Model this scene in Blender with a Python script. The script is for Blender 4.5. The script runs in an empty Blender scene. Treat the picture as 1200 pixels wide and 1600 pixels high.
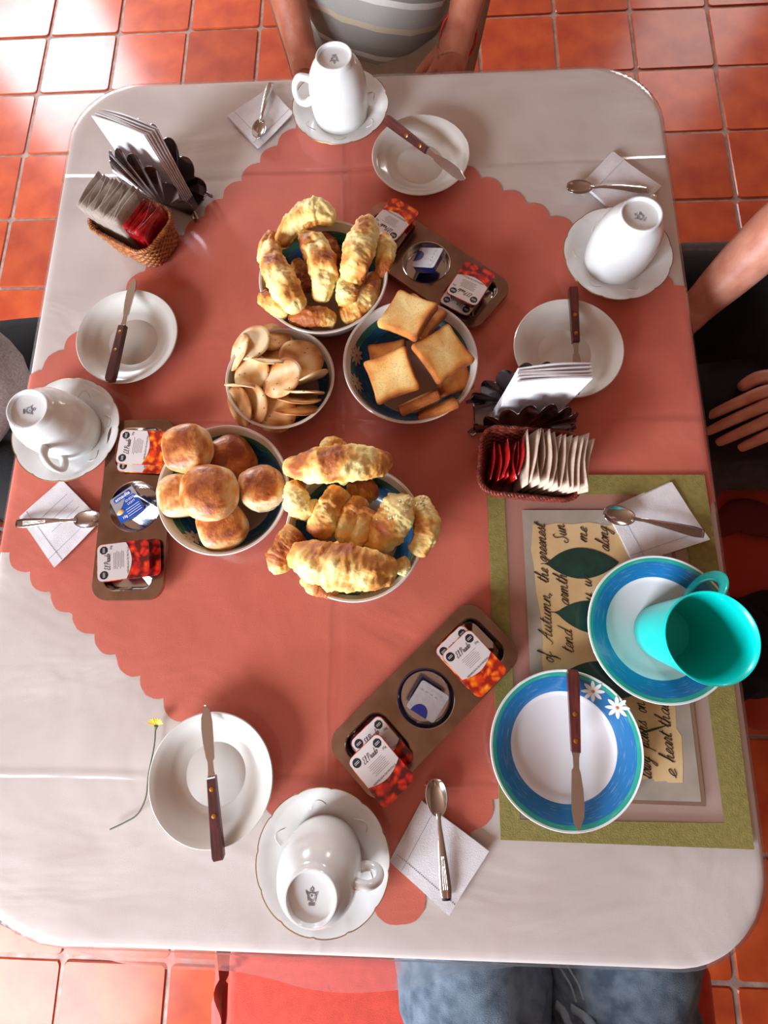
import bpy, bmesh, math, random
from mathutils import Vector, Matrix, noise
R_ = random.Random(7)
sc = bpy.context.scene
COL = sc.collection
# ------------------------------------------------------------------ camera
TZ = 0.75                                   # height of the table top
CR = Vector((0.99917404, 0.00689896, -0.04004549)).normalized()
CU = Vector((0.00100699, 0.98097607, 0.19412606)); CU = (CU - CR*CR.dot(CU)).normalized()
CF = -(CR.cross(CU)); FPX = 708.657; CAM = Vector((0, 0, TZ + 0.573077))
cd = bpy.data.cameras.new('camera'); cam = bpy.data.objects.new('camera', cd); COL.objects.link(cam)
m = Matrix.Identity(4)
for i in range(3):
    m[i][0] = CR[i]; m[i][1] = CU[i]; m[i][2] = -CF[i]; m[i][3] = CAM[i]
cam.matrix_world = m
cd.sensor_fit = 'VERTICAL'; cd.sensor_height = 36; cd.sensor_width = 27; cd.lens = 36*FPX/1600; cd.clip_start = 0.02
sc.camera = cam
# ------------------------------------------------------------------ world, lights, exposure
sc.view_settings.view_transform = 'Standard'; sc.view_settings.look = 'None'
sc.view_settings.gamma = 1; sc.view_settings.exposure = 0.25; sc.view_settings.use_curve_mapping = False
w = bpy.data.worlds.new('room_light'); sc.world = w; w.use_nodes = True
w.node_tree.nodes['Background'].inputs[0].default_value = (0.75, 0.86, 1.0, 1)
w.node_tree.nodes['Background'].inputs[1].default_value = 1.0
def area(name, loc, target, sx, sy, power, col):
    l = bpy.data.lights.new(name, 'AREA'); l.shape = 'RECTANGLE'; l.size = sx; l.size_y = sy; l.energy = power; l.color = col
    o = bpy.data.objects.new(name, l); COL.objects.link(o); o.location = loc
    o.rotation_euler = (Vector(target)-Vector(loc)).to_track_quat('-Z', 'Y').to_euler(); return o
area('window_light', (-2.30, -2.34, 1.70), (-0.3, 0.1, 0.75), 1.5, 1.25, 285, (0.80, 0.90, 1.0))
area('window_light', (-2.90, 4.52, 1.75), (-0.2, 0.5, 0.75), 1.0, 1.1, 170, (0.86, 0.93, 1.0))
area('window_light', (2.30, 4.52, 1.70), (0.3, 0.8, 0.75), 0.8, 1.2, 30, (1.0, 0.93, 0.88))
# ------------------------------------------------------------------ helpers
def pt(px, py, h=0.0):
    """point on the plane at height h above the table top that the photograph shows at (px, py)"""
    d = CR*((px-600)/FPX) + CU*((800-py)/FPX) + CF
    t = (CAM.z - TZ - h)/-d.z
    return CAM + d*t
def s2l(c):
    return tuple((x/12.92 if x <= 0.04045 else ((x+0.055)/1.055)**2.4) for x in [v/255 for v in c])
M = {}
def mat(name, col, rough=0.5, metal=0.0, coat=0.0, col2=None, nscale=40, ndetail=3, bump=0.0, bscale=200, spec=0.5,
        trans=0.0, sheen=0.0, alpha=1.0, attr=None, ramp=None, stretch=None, sub=0.0, rand=0.0, coatr=0.08, ior=None):
    if name in M: return M[name]
    mt = bpy.data.materials.new(name); mt.use_nodes = True; nt = mt.node_tree; N = nt.nodes; L = nt.links
    b = N['Principled BSDF']; b.inputs['Base Color'].default_value = (*col, 1)
    b.inputs['Roughness'].default_value = rough; b.inputs['Metallic'].default_value = metal
    b.inputs['Coat Weight'].default_value = coat; b.inputs['Coat Roughness'].default_value = coatr
    b.inputs['Specular IOR Level'].default_value = spec; b.inputs['Transmission Weight'].default_value = trans
    b.inputs['Sheen Weight'].default_value = sheen; b.inputs['Alpha'].default_value = alpha
    if ior: b.inputs['IOR'].default_value = ior
    if sub:
        b.inputs['Subsurface Weight'].default_value = sub; b.inputs['Subsurface Scale'].default_value = 0.008
        b.inputs['Subsurface Radius'].default_value = (1, .5, .25)
    tc = N.new('ShaderNodeTexCoord'); vec = tc.outputs['Object']
    if stretch:
        mp = N.new('ShaderNodeMapping'); mp.inputs['Scale'].default_value = stretch; L.new(vec, mp.inputs[0]); vec = mp.outputs[0]
    colsock = None
    if ramp:
        n = N.new('ShaderNodeTexNoise'); n.inputs['Scale'].default_value = nscale; n.inputs['Detail'].default_value = ndetail; L.new(vec, n.inputs[0])
        fac = n.outputs[0]
        if attr:
            a = N.new('ShaderNodeAttribute'); a.attribute_name = attr
            mm = N.new('ShaderNodeMath'); mm.operation = 'MULTIPLY_ADD'; mm.inputs[1].default_value = 0.45; L.new(fac, mm.inputs[0])
            sb = N.new('ShaderNodeMath'); sb.operation = 'SUBTRACT'; sb.inputs[1].default_value = 0.225; L.new(a.outputs['Fac'], sb.inputs[0])
            L.new(sb.outputs[0], mm.inputs[2]); fac = mm.outputs[0]
        cr = N.new('ShaderNodeValToRGB'); e = cr.color_ramp.elements
        while len(e) < len(ramp): e.new(0.5)
        for i, (p, c) in enumerate(ramp): e[i].position = p; e[i].color = (*c, 1)
        L.new(fac, cr.inputs[0]); colsock = cr.outputs[0]
    elif col2:
        n = N.new('ShaderNodeTexNoise'); n.inputs['Scale'].default_value = nscale; n.inputs['Detail'].default_value = ndetail; L.new(vec, n.inputs[0])
        mr = N.new('ShaderNodeMapRange'); mr.inputs[1].default_value = 0.35; mr.inputs[2].default_value = 0.65; L.new(n.outputs[0], mr.inputs[0])
        mx = N.new('ShaderNodeMix'); mx.data_type = 'RGBA'; mx.inputs[6].default_value = (*col, 1); mx.inputs[7].default_value = (*col2, 1)
        L.new(mr.outputs[0], mx.inputs[0]); colsock = mx.outputs[2]
    if rand:
        oi = N.new('ShaderNodeObjectInfo'); hs = N.new('ShaderNodeHueSaturation')
        mr2 = N.new('ShaderNodeMapRange'); mr2.inputs[3].default_value = 1-rand; mr2.inputs[4].default_value = 1+rand
        L.new(oi.outputs['Random'], mr2.inputs[0]); L.new(mr2.outputs[0], hs.inputs['Value'])
        if colsock: L.new(colsock, hs.inputs['Color'])
        else: hs.inputs['Color'].default_value = (*col, 1)
        colsock = hs.outputs[0]
    if colsock: L.new(colsock, b.inputs['Base Color'])
    if bump:
        n2 = N.new('ShaderNodeTexNoise'); n2.inputs['Scale'].default_value = bscale; n2.inputs['Detail'].default_value = 4; L.new(vec, n2.inputs[0])
        bp = N.new('ShaderNodeBump'); bp.inputs['Strength'].default_value = bump; bp.inputs['Distance'].default_value = 0.002
        L.new(n2.outputs[0], bp.inputs['Height']); L.new(bp.outputs[0], b.inputs['Normal'])
    M[name] = mt; return mt
def link(name, me, parent=None, loc=(0, 0, 0), rot=None, sharp=None):
    o = bpy.data.objects.new(name, me); COL.objects.link(o); o.location = loc
    if rot is not None: o.rotation_euler = rot
    if parent: o.parent = parent
    return o
def mesh(name, V, F, mt, parent=None, loc=(0, 0, 0), rot=None, smooth=True, sharp=40, attr=None):
    me = bpy.data.meshes.new(name); me.from_pydata([tuple(v) for v in V], [], F)
    if isinstance(mt, (list, tuple)):
        for q in mt: me.materials.append(q)
    else: me.materials.append(mt)
    me.polygons.foreach_set('use_smooth', [smooth]*len(me.polygons)); me.update()
    if smooth and sharp: me.set_sharp_from_angle(angle=math.radians(sharp))
    if attr:
        a = me.attributes.new('crust', 'FLOAT', 'POINT'); a.data.foreach_set('value', attr)
    return link(name, me, parent, loc, rot)
def tag(o, label=None, cat=None, group=None, kind=None):
    if label: o['label'] = label
    if cat: o['category'] = cat
    if group: o['group'] = group
    if kind: o['kind'] = kind
    return o
def empty(name, loc, rz=0.0, label=None, cat=None, group=None):
    o = bpy.data.objects.new(name, None); COL.objects.link(o); o.location = loc; o.rotation_euler = (0, 0, rz); o.empty_display_size = 0.02
    return tag(o, label, cat, group)
def copy_tree(o, parent=None):
    c = o.copy(); COL.objects.link(c); c.parent = parent
    for ch in list(o.children): copy_tree(ch, c)
    return c
def lathe(prof, n=48, lobe=None, closed=False):
    """prof: (r, z); lobe(theta, i) -> radius multiplier"""
    V = []; F = []; k = len(prof)
    for i, (r, z) in enumerate(prof):
        for j in range(n):
            a = 2*math.pi*j/n; q = r*(lobe(a, i) if lobe else 1); V.append((q*math.cos(a), q*math.sin(a), z))
    for i in range(k-1 if not closed else k):
        i2 = (i+1) % k
        for j in range(n):
            j2 = (j+1) % n; F.append((i*n+j, i*n+j2, i2*n+j2, i2*n+j))
    if not closed:
        if prof[0][0] < 1e-4 or True: F.append(tuple(reversed(range(n))))
        F.append(tuple((k-1)*n+j for j in range(n)))
    return V, F
def catmull(P, n):
    P = [Vector(p) for p in P]; Q = [2*P[0]-P[1]]+P+[2*P[-1]-P[-2]]; out = []
    for i in range(n):
        t = i/(n-1)*(len(P)-1); k = min(int(t), len(P)-2); u = t-k; a, b, c, d = Q[k:k+4]
        out.append(0.5*((2*b)+(c-a)*u+(2*a-5*b+4*c-d)*u*u+(3*b-a-3*c+d)*u**3))
    return out
def lerp_list(L, t):
    x = t*(len(L)-1); k = min(int(x), len(L)-2); return L[k]+(L[k+1]-L[k])*(x-k)
def tube(P, rad, n=8, cap=True, up=Vector((0, 0, 1)), flat=1.0, closed=False):
    """tube along points; rad float or list; returns V, F"""
    V = []; F = []; k = len(P)
    for i, p in enumerate(P):
        p = Vector(p)
        if closed: t = Vector(P[(i+1) % k])-Vector(P[i-1])
        else: t = Vector(P[min(i+1, k-1)])-Vector(P[max(i-1, 0)])
        t.normalize(); s = t.cross(up)
        if s.length < 1e-3: s = t.cross(Vector((1, 0, 0)))
        s.normalize(); u = s.cross(t); r = rad if isinstance(rad, (int, float)) else rad[i]
        for j in range(n):
            a = 2*math.pi*j/n; V.append(p+s*(r*math.cos(a))+u*(r*flat*math.sin(a)))
    for i in range(k if closed else k-1):
        i2 = (i+1) % k
        for j in range(n):
            j2 = (j+1) % n; F.append((i*n+j, i2*n+j, i2*n+j2, i*n+j2))
    if cap and not closed:
        F.append(tuple(range(n))); F.append(tuple((k-1)*n+j for j in reversed(range(n))))
    return V, F
def join(*parts):
    V = []; F = []
    for v, f in parts:
        o = len(V); V += list(v); F += [tuple(i+o for i in q) for q in f]
    return V, F
def box(x0, x1, y0, y1, z0, z1):
    V = [(x, y, z) for z in (z0, z1) for y in (y0, y1) for x in (x0, x1)]
    return V, [(0, 2, 3, 1), (4, 5, 7, 6), (0, 1, 5, 4), (2, 6, 7, 3), (0, 4, 6, 2), (1, 3, 7, 5)]
def bevel_box(x0, x1, y0, y1, z0, z1, b=0.003, seg=2):
    bm = bmesh.new(); V, F = box(x0, x1, y0, y1, z0, z1); vs = [bm.verts.new(v) for v in V]
    for f in F: bm.faces.new([vs[i] for i in f])
    bmesh.ops.bevel(bm, geom=list(bm.edges), offset=b, segments=seg, affect='EDGES', profile=0.5)
    bm.verts.index_update(); V = [v.co.copy() for v in bm.verts]; F = [tuple(v.index for v in f.verts) for f in bm.faces]; bm.free(); return V, F
def rrect(w, h, r, n=6):
    out = []
    for cx, cy, a0 in ((w/2-r, h/2-r, 0), (-w/2+r, h/2-r, 90), (-w/2+r, -h/2+r, 180), (w/2-r, -h/2+r, 270)):
        for i in range(n+1):
            a = math.radians(a0+90*i/n); out.append((cx+r*math.cos(a), cy+r*math.sin(a)))
    return out
def prism(out, z0, z1, b=0.0):
    """solid from an outline, a small bevel at the top edge when b"""
    n = len(out); cx = sum(p[0] for p in out)/n; cy = sum(p[1] for p in out)/n
    L = [(z0, 1.0)] + ([(z1-b, 1.0)] if b else [])
    V = [(x, y, z0) for x, y in out]; rings = 1
    if b: V += [(x, y, z1-b) for x, y in out]; rings += 1
    if b:
        mx = max(math.hypot(x-cx, y-cy) for x, y in out); s = 1-b/mx; V += [(cx+(x-cx)*s, cy+(y-cy)*s, z1) for x, y in out]
    else: V += [(x, y, z1) for x, y in out]
    rings += 1; F = [tuple(reversed(range(n))), tuple((rings-1)*n+i for i in range(n))]
    for k in range(rings-1):
        for i in range(n): F.append((k*n+i, k*n+(i+1) % n, (k+1)*n+(i+1) % n, (k+1)*n+i))
    return V, F
def xf(part, mtx):
    V, F = part; return [mtx @ Vector(v) for v in V], F
def curve_mesh(name, splines, depth=0.0, extrude=0.0, fill2d=False, res=1, bevel=0.0):
    cu = bpy.data.curves.new(name, 'CURVE'); cu.dimensions = '2D' if fill2d else '3D'
    if fill2d: cu.fill_mode = 'BOTH'; cu.extrude = extrude; cu.bevel_depth = bevel
    else: cu.bevel_depth = depth; cu.bevel_resolution = res
    for pts, cyc in splines:
        s = cu.splines.new('POLY'); s.points.add(len(pts)-1)
        for i, p in enumerate(pts): s.points[i].co = (p[0], p[1], p[2] if len(p) > 2 else 0, 1)
        s.use_cyclic_u = cyc
    o = bpy.data.objects.new(name, cu); COL.objects.link(o); bpy.context.view_layer.update()
    dg = bpy.context.evaluated_depsgraph_get(); me = bpy.data.meshes.new_from_object(o.evaluated_get(dg)); me.name = name
    bpy.data.objects.remove(o); bpy.data.curves.remove(cu); return me
def text_obj(name, body, size, mt, parent, loc, rz=0, shear=0.0, width=None, bold=0.0):
    cu = bpy.data.curves.new(name, 'FONT'); cu.body = body; cu.size = size; cu.shear = shear; cu.align_x = 'CENTER'; cu.align_y = 'CENTER'
    cu.offset = bold; cu.resolution_u = 2
    o = bpy.data.objects.new(name, cu); COL.objects.link(o); bpy.context.view_layer.update()
    dg = bpy.context.evaluated_depsgraph_get(); me = bpy.data.meshes.new_from_object(o.evaluated_get(dg)); bpy.data.objects.remove(o)
    me.materials.clear(); me.materials.append(mt); me.name = name
    if width:
        xs = [v.co.x for v in me.vertices]; k = width/(max(xs)-min(xs))
        for v in me.vertices: v.co.x *= k
    return link(name, me, parent, loc, (0, 0, rz))

# ------------------------------------------------------------------ materials
C = s2l
m_white = mat('glazed_white_china', C((226, 226, 226)), 0.22, coat=0.6, col2=C((216, 212, 207)), nscale=18)
m_cream = mat('cream_china', C((222, 217, 210)), 0.25, coat=0.5, col2=C((212, 206, 198)), nscale=12)
m_gilt = mat('worn_gilt', C((150, 110, 60)), 0.35, metal=0.6)
m_mark = mat('grey_stamp', C((120, 118, 130)), 0.6)
m_steel = mat('polished_steel', C((205, 200, 196)), 0.16, metal=1.0, bump=0.02, bscale=60)
m_tray = mat('tray_steel', C((176, 150, 132)), 0.24, metal=1.0, bump=0.05, bscale=20, col2=C((150, 122, 104)), nscale=25)
m_holder = mat('dark_chrome', C((150, 140, 142)), 0.14, metal=1.0, bump=0.04, bscale=90)
m_wood = mat('dark_handle_wood', C((96, 34, 30)), 0.35, coat=0.3, col2=C((58, 20, 20)), nscale=30, stretch=(1, 8, 8), bump=0.1, bscale=120)
m_brass = mat('brass_rivet', C((200, 150, 70)), 0.3, metal=1.0)
m_napk = mat('napkin_paper', C((226, 220, 222)), 0.9, bump=0.25, bscale=900, sheen=0.2, col2=C((216, 208, 210)), nscale=60)
m_stitch = mat('napkin_embossing', C((140, 142, 165)), 0.9)
m_paper = mat('sachet_paper', C((205, 180, 160)), 0.75, bump=0.25, bscale=300, col2=C((184, 156, 136)), nscale=60)
m_paper2 = mat('grey_sachet_paper', C((176, 158, 146)), 0.7, bump=0.25, bscale=300, col2=C((150, 132, 120)), nscale=60)
m_red = mat('red_sachet_foil', C((190, 20, 22)), 0.35, coat=0.3, col2=C((120, 8, 10)), nscale=90, bump=0.3, bscale=250)
m_wick = mat('wicker', C((140, 52, 28)), 0.5, col2=C((90, 26, 16)), nscale=150, bump=0.3, bscale=400, coat=0.25)
m_wick2 = mat('golden_wicker', C((176, 104, 40)), 0.5, col2=C((120, 60, 26)), nscale=150, bump=0.3, bscale=400, coat=0.25)
m_teal = mat('teal_plastic', C((0, 196, 186)), 0.32, coat=0.2)
m_green = mat('placemat_green', C((142, 126, 66)), 0.85, col2=C((126, 114, 56)), nscale=150, bump=0.3, bscale=700, ndetail=6)
m_mpink = mat('placemat_clear_band', C((196, 156, 140)), 0.5, coat=0.3, alpha=0.28)
m_mgrey = mat('placemat_grey', C((168, 152, 140)), 0.6, col2=C((152, 138, 124)), nscale=30, coat=0.3, ndetail=6)
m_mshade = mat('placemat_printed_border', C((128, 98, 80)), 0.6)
m_parch = mat('parchment_print', C((218, 184, 136)), 0.6, col2=C((196, 156, 104)), nscale=14, coat=0.3, ndetail=5)
m_leaf = mat('leaf_print', C((22, 62, 50)), 0.5, col2=C((14, 44, 36)), nscale=50, coat=0.4)
m_ink = mat('black_ink', C((26, 18, 14)), 0.6)
m_dwhite = mat('daisy_white', C((232, 228, 226)), 0.3)
m_dgrey = mat('daisy_shade', C((190, 172, 156)), 0.3)
m_dmid = mat('daisy_centre', C((196, 100, 40)), 0.4)
m_label = mat('jam_label', C((216, 206, 204)), 0.4, coat=0.3)
m_black = mat('label_black', C((24, 18, 20)), 0.5)
m_jam = mat('jam_tub', C((96, 16, 14)), 0.15, coat=0.6, col2=C((40, 6, 8)), nscale=80)
m_blue = mat('butter_blue', C((22, 84, 170)), 0.25, coat=0.6, col2=C((14, 56, 140)), nscale=40)
m_navyf = mat('butter_navy', C((20, 34, 110)), 0.25, coat=0.5)
m_foil = mat('butter_foil', C((190, 186, 192)), 0.3, metal=0.6, bump=0.3, bscale=120)
m_orange = mat('orange_seat_fabric', C((214, 62, 34)), 0.9, bump=0.4, bscale=900, sheen=0.3, col2=C((200, 52, 26)), nscale=60)
m_chair = mat('chair_wood', C((116, 44, 22)), 0.4, coat=0.4, col2=C((86, 28, 14)), nscale=14, stretch=(1, 6, 6), bump=0.1, bscale=60)
m_dchair = mat('grey_seat_fabric', C((88, 74, 74)), 0.8, bump=0.3, bscale=600, col2=C((74, 62, 62)), nscale=60)
m_skin = mat('skin', C((190, 118, 92)), 0.5, sub=0.2, col2=C((172, 98, 72)), nscale=45, bump=0.25, bscale=220)
m_skin2 = mat('fair_skin', C((206, 142, 118)), 0.5, sub=0.2, col2=C((190, 120, 98)), nscale=45, bump=0.15, bscale=260)
m_nail = mat('fingernail', C((216, 160, 140)), 0.3, coat=0.3)
m_black_cloth = mat('black_cloth', C((8, 5, 6)), 0.95, bump=0.3, bscale=300)
m_navy = mat('navy_cloth', C((16, 26, 56)), 0.9, bump=0.3, bscale=500, col2=C((10, 16, 40)), nscale=20)
m_greycl = mat('grey_marl_cloth', C((146, 134, 130)), 0.95, bump=0.5, bscale=900, col2=C((122, 112, 108)), nscale=300)
m_beige = mat('beige_trouser_cloth', C((176, 160, 142)), 0.9, bump=0.3, bscale=500, col2=C((156, 140, 122)), nscale=10)
m_hair = mat('dark_hair', C((40, 28, 22)), 0.6, bump=0.5, bscale=200, stretch=(6, 6, 1))
m_shoe = mat('shoe_leather', C((36, 28, 26)), 0.5)
m_eye = mat('eye_white', C((220, 216, 210)), 0.2)
m_iris = mat('eye_iris', C((46, 30, 20)), 0.2)
m_lip = mat('lip_skin', C((170, 86, 76)), 0.45)
m_redcord = mat('red_cord', C((200, 30, 20)), 0.5)
m_bun = mat('baked_bun', (1, 1, 1), 0.48, coat=0.12, coatr=0.25, attr='crust', nscale=60, ndetail=6, bump=0.5, bscale=180,
            ramp=[(0.10, C((226, 196, 154))), (0.32, C((224, 164, 100))), (0.58, C((196, 112, 48))), (0.9, C((146, 66, 20)))])
m_past = mat('baked_pastry', (1, 1, 1), 0.6, coat=0.04, coatr=0.3, attr='crust', nscale=70, ndetail=7, bump=0.7, bscale=160, sub=0.08,
             ramp=[(0.10, C((244, 220, 148))), (0.36, C((238, 190, 108))), (0.60, C((220, 150, 70))), (0.95, C((168, 86, 30)))])
m_sugar = mat('sugar_crust', C((236, 222, 180)), 0.4, bump=0.5, bscale=300, sub=0.2)
def dotted(name, ramp, vscale, dot, dotcol, nscale=40, attr='crust', bumpd=0.4):
    mt = mat(name, (1, 1, 1), 0.75, attr=attr, nscale=nscale, ndetail=5, ramp=ramp); nt = mt.node_tree; N = nt.nodes; L = nt.links
    b = N['Principled BSDF']; tc = N.new('ShaderNodeTexCoord'); v = N.new('ShaderNodeTexVoronoi'); v.inputs['Scale'].default_value = vscale
    L.new(tc.outputs['Object'], v.inputs[0]); mr = N.new('ShaderNodeMapRange'); mr.inputs[1].default_value = dot*0.5; mr.inputs[2].default_value = dot
    L.new(v.outputs['Distance'], mr.inputs[0]); old = b.inputs['Base Color'].links[0].from_socket
    mx = N.new('ShaderNodeMix'); mx.data_type = 'RGBA'; mx.inputs[6].default_value = (*dotcol, 1); L.new(mr.outputs[0], mx.inputs[0]); L.new(old, mx.inputs[7])
    L.new(mx.outputs[2], b.inputs['Base Color']); bp = N.new('ShaderNodeBump'); bp.inputs['Strength'].default_value = bumpd; bp.inputs['Distance'].default_value = 0.002
    L.new(mr.outputs[0], bp.inputs['Height']); L.new(bp.outputs[0], b.inputs['Normal']); return mt
m_toast = dotted('toasted_bread', [(0.1, C((240, 208, 140))), (0.4, C((230, 176, 98))), (0.62, C((208, 128, 50))), (0.95, C((150, 74, 22)))], 560, 0.28, C((190, 130, 66)), 90)
m_crack = dotted('cracker', [(0.1, C((246, 220, 176))), (0.45, C((228, 176, 116))), (0.85, C((178, 108, 50)))], 110, 0.15, C((130, 80, 44)), 110)

# photo printed on the jam lids
def fruit_mat(name, cols):
    mt = mat(name, cols[0], 0.35, coat=0.5); nt = mt.node_tree; N = nt.nodes; L = nt.links; b = N['Principled BSDF']
    tc = N.new('ShaderNodeTexCoord'); n = N.new('ShaderNodeTexNoise'); n.inputs['Scale'].default_value = 60; L.new(tc.outputs['Object'], n.inputs[0])
    v = N.new('ShaderNodeTexVoronoi'); v.inputs['Scale'].default_value = 105; v.feature = 'F1'
    ad = N.new('ShaderNodeVectorMath'); ad.operation = 'MULTIPLY_ADD'; ad.inputs[1].default_value = (.02, .02, .02)
    L.new(n.outputs['Color'], ad.inputs[0]); L.new(tc.outputs['Object'], ad.inputs[2]); L.new(ad.outputs[0], v.inputs[0])
    cr = N.new('ShaderNodeValToRGB'); e = cr.color_ramp.elements; e.new(0.3); e.new(0.6)
    for i, p in enumerate((0.12, 0.34, 0.50, 0.68)): e[i].position = p; e[i].color = (*cols[i], 1)
    L.new(v.outputs['Distance'], cr.inputs[0]); L.new(cr.outputs[0], b.inputs['Base Color']); return mt
m_fruit = fruit_mat('strawberry_print', [C((236, 84, 20)), C((224, 40, 10)), C((186, 14, 8)), C((90, 8, 8))])
m_peach = fruit_mat('peach_print', [C((246, 170, 40)), C((240, 110, 16)), C((222, 60, 10)), C((150, 30, 8))])

# radial glaze of plates and bowls (decoration that belongs to the ware)
def ring_mat(name, stops, brush=(0, 0, 0), rough=0.25):
    mt = mat(name, stops[0][1], rough, coat=0.5); nt = mt.node_tree; N = nt.nodes; L = nt.links; b = N['Principled BSDF']
    tc = N.new('ShaderNodeTexCoord'); sx = N.new('ShaderNodeSeparateXYZ'); L.new(tc.outputs['Object'], sx.inputs[0])
    cb = N.new('ShaderNodeCombineXYZ'); L.new(sx.outputs[0], cb.inputs[0]); L.new(sx.outputs[1], cb.inputs[1])
    ln = N.new('ShaderNodeVectorMath'); ln.operation = 'LENGTH'; L.new(cb.outputs[0], ln.inputs[0])
    sc_ = N.new('ShaderNodeMath'); sc_.operation = 'MULTIPLY'; sc_.inputs[1].default_value = 10; L.new(ln.outputs['Value'], sc_.inputs[0])
    cr = N.new('ShaderNodeValToRGB'); cr.color_ramp.interpolation = 'CONSTANT'; e = cr.color_ramp.elements
    while len(e) < len(stops): e.new(0.5)
    for i, (r, c) in enumerate(stops): e[i].position = min(r*10, 1); e[i].color = (*c, 1)
    L.new(sc_.outputs[0], cr.inputs[0])
    at = N.new('ShaderNodeMath'); at.operation = 'ARCTAN2'; L.new(sx.outputs[1], at.inputs[0]); L.new(sx.outputs[0], at.inputs[1])
    c2 = N.new('ShaderNodeCombineXYZ'); m1 = N.new('ShaderNodeMath'); m1.operation = 'MULTIPLY'; m1.inputs[1].default_value = 3
    L.new(at.outputs[0], m1.inputs[0]); L.new(m1.outputs[0], c2.inputs[0]); m2 = N.new('ShaderNodeMath'); m2.operation = 'MULTIPLY'; m2.inputs[1].default_value = 700
    L.new(ln.outputs['Value'], m2.inputs[0]); L.new(m2.outputs[0], c2.inputs[1])
    n = N.new('ShaderNodeTexNoise'); n.inputs['Scale'].default_value = 1.2; n.inputs['Detail'].default_value = 3; L.new(c2.outputs[0], n.inputs[0])
    mr = N.new('ShaderNodeMapRange'); mr.inputs[1].default_value = 0.58; mr.inputs[2].default_value = 0.75; mr.inputs[3].default_value = 0; mr.inputs[4].default_value = 0.35; L.new(n.outputs[0], mr.inputs[0])
    mx = N.new('ShaderNodeMix'); mx.data_type = 'RGBA'; L.new(mr.outputs[0], mx.inputs[0]); L.new(cr.outputs[0], mx.inputs[6]); mx.inputs[7].default_value = (*C((190, 214, 226)), 1)
    L.new(mx.outputs[2], b.inputs['Base Color']); return mt
m_bplate = ring_mat('blue_rim_glaze', [(0, C((226, 220, 224))), (0.0585, C((30, 112, 172))), (0.0765, C((40, 158, 140))), (0.0805, C((230, 230, 228)))])
def bowl_glaze(rim, inner):
    return ring_mat('bowl_glaze', [(0, C((196, 160, 146))), (inner, C((36, 92, 138))), (rim-0.0125, C((54, 110, 92))), (rim-0.0085, C((216, 204, 194)))])

# tablecloths
m_linen = mat('white_linen', C((222, 212, 206)), 0.85, col2=C((210, 198, 192)), nscale=8, ndetail=4, bump=0.10, bscale=900, sheen=0.2)
m_coral = mat('coral_cloth', C((220, 102, 72)), 0.85, col2=C((208, 88, 60)), nscale=9, ndetail=5, bump=0.14, bscale=700, sheen=0.25)
def waves(mt, sx, sy, dist, sc=1.0):
    nt = mt.node_tree; N = nt.nodes; L = nt.links; b = N['Principled BSDF']; tc = N.new('ShaderNodeTexCoord'); prev = b.inputs['Normal'].links[0].from_socket
    mp = N.new('ShaderNodeMapping'); mp.inputs['Scale'].default_value = (sx, sy, 1); L.new(tc.outputs['Object'], mp.inputs[0]); n = N.new('ShaderNodeTexNoise'); n.inputs['Scale'].default_value = sc
    n.inputs['Detail'].default_value = 3; n.inputs['Distortion'].default_value = .6; L.new(mp.outputs[0], n.inputs[0]); bp = N.new('ShaderNodeBump'); bp.inputs['Distance'].default_value = dist
    L.new(n.outputs[0], bp.inputs['Height']); L.new(prev, bp.inputs['Normal']); L.new(bp.outputs[0], b.inputs['Normal'])
waves(m_linen, 5, 8, .0055); waves(m_coral, 6, 8, .0045)
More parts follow.
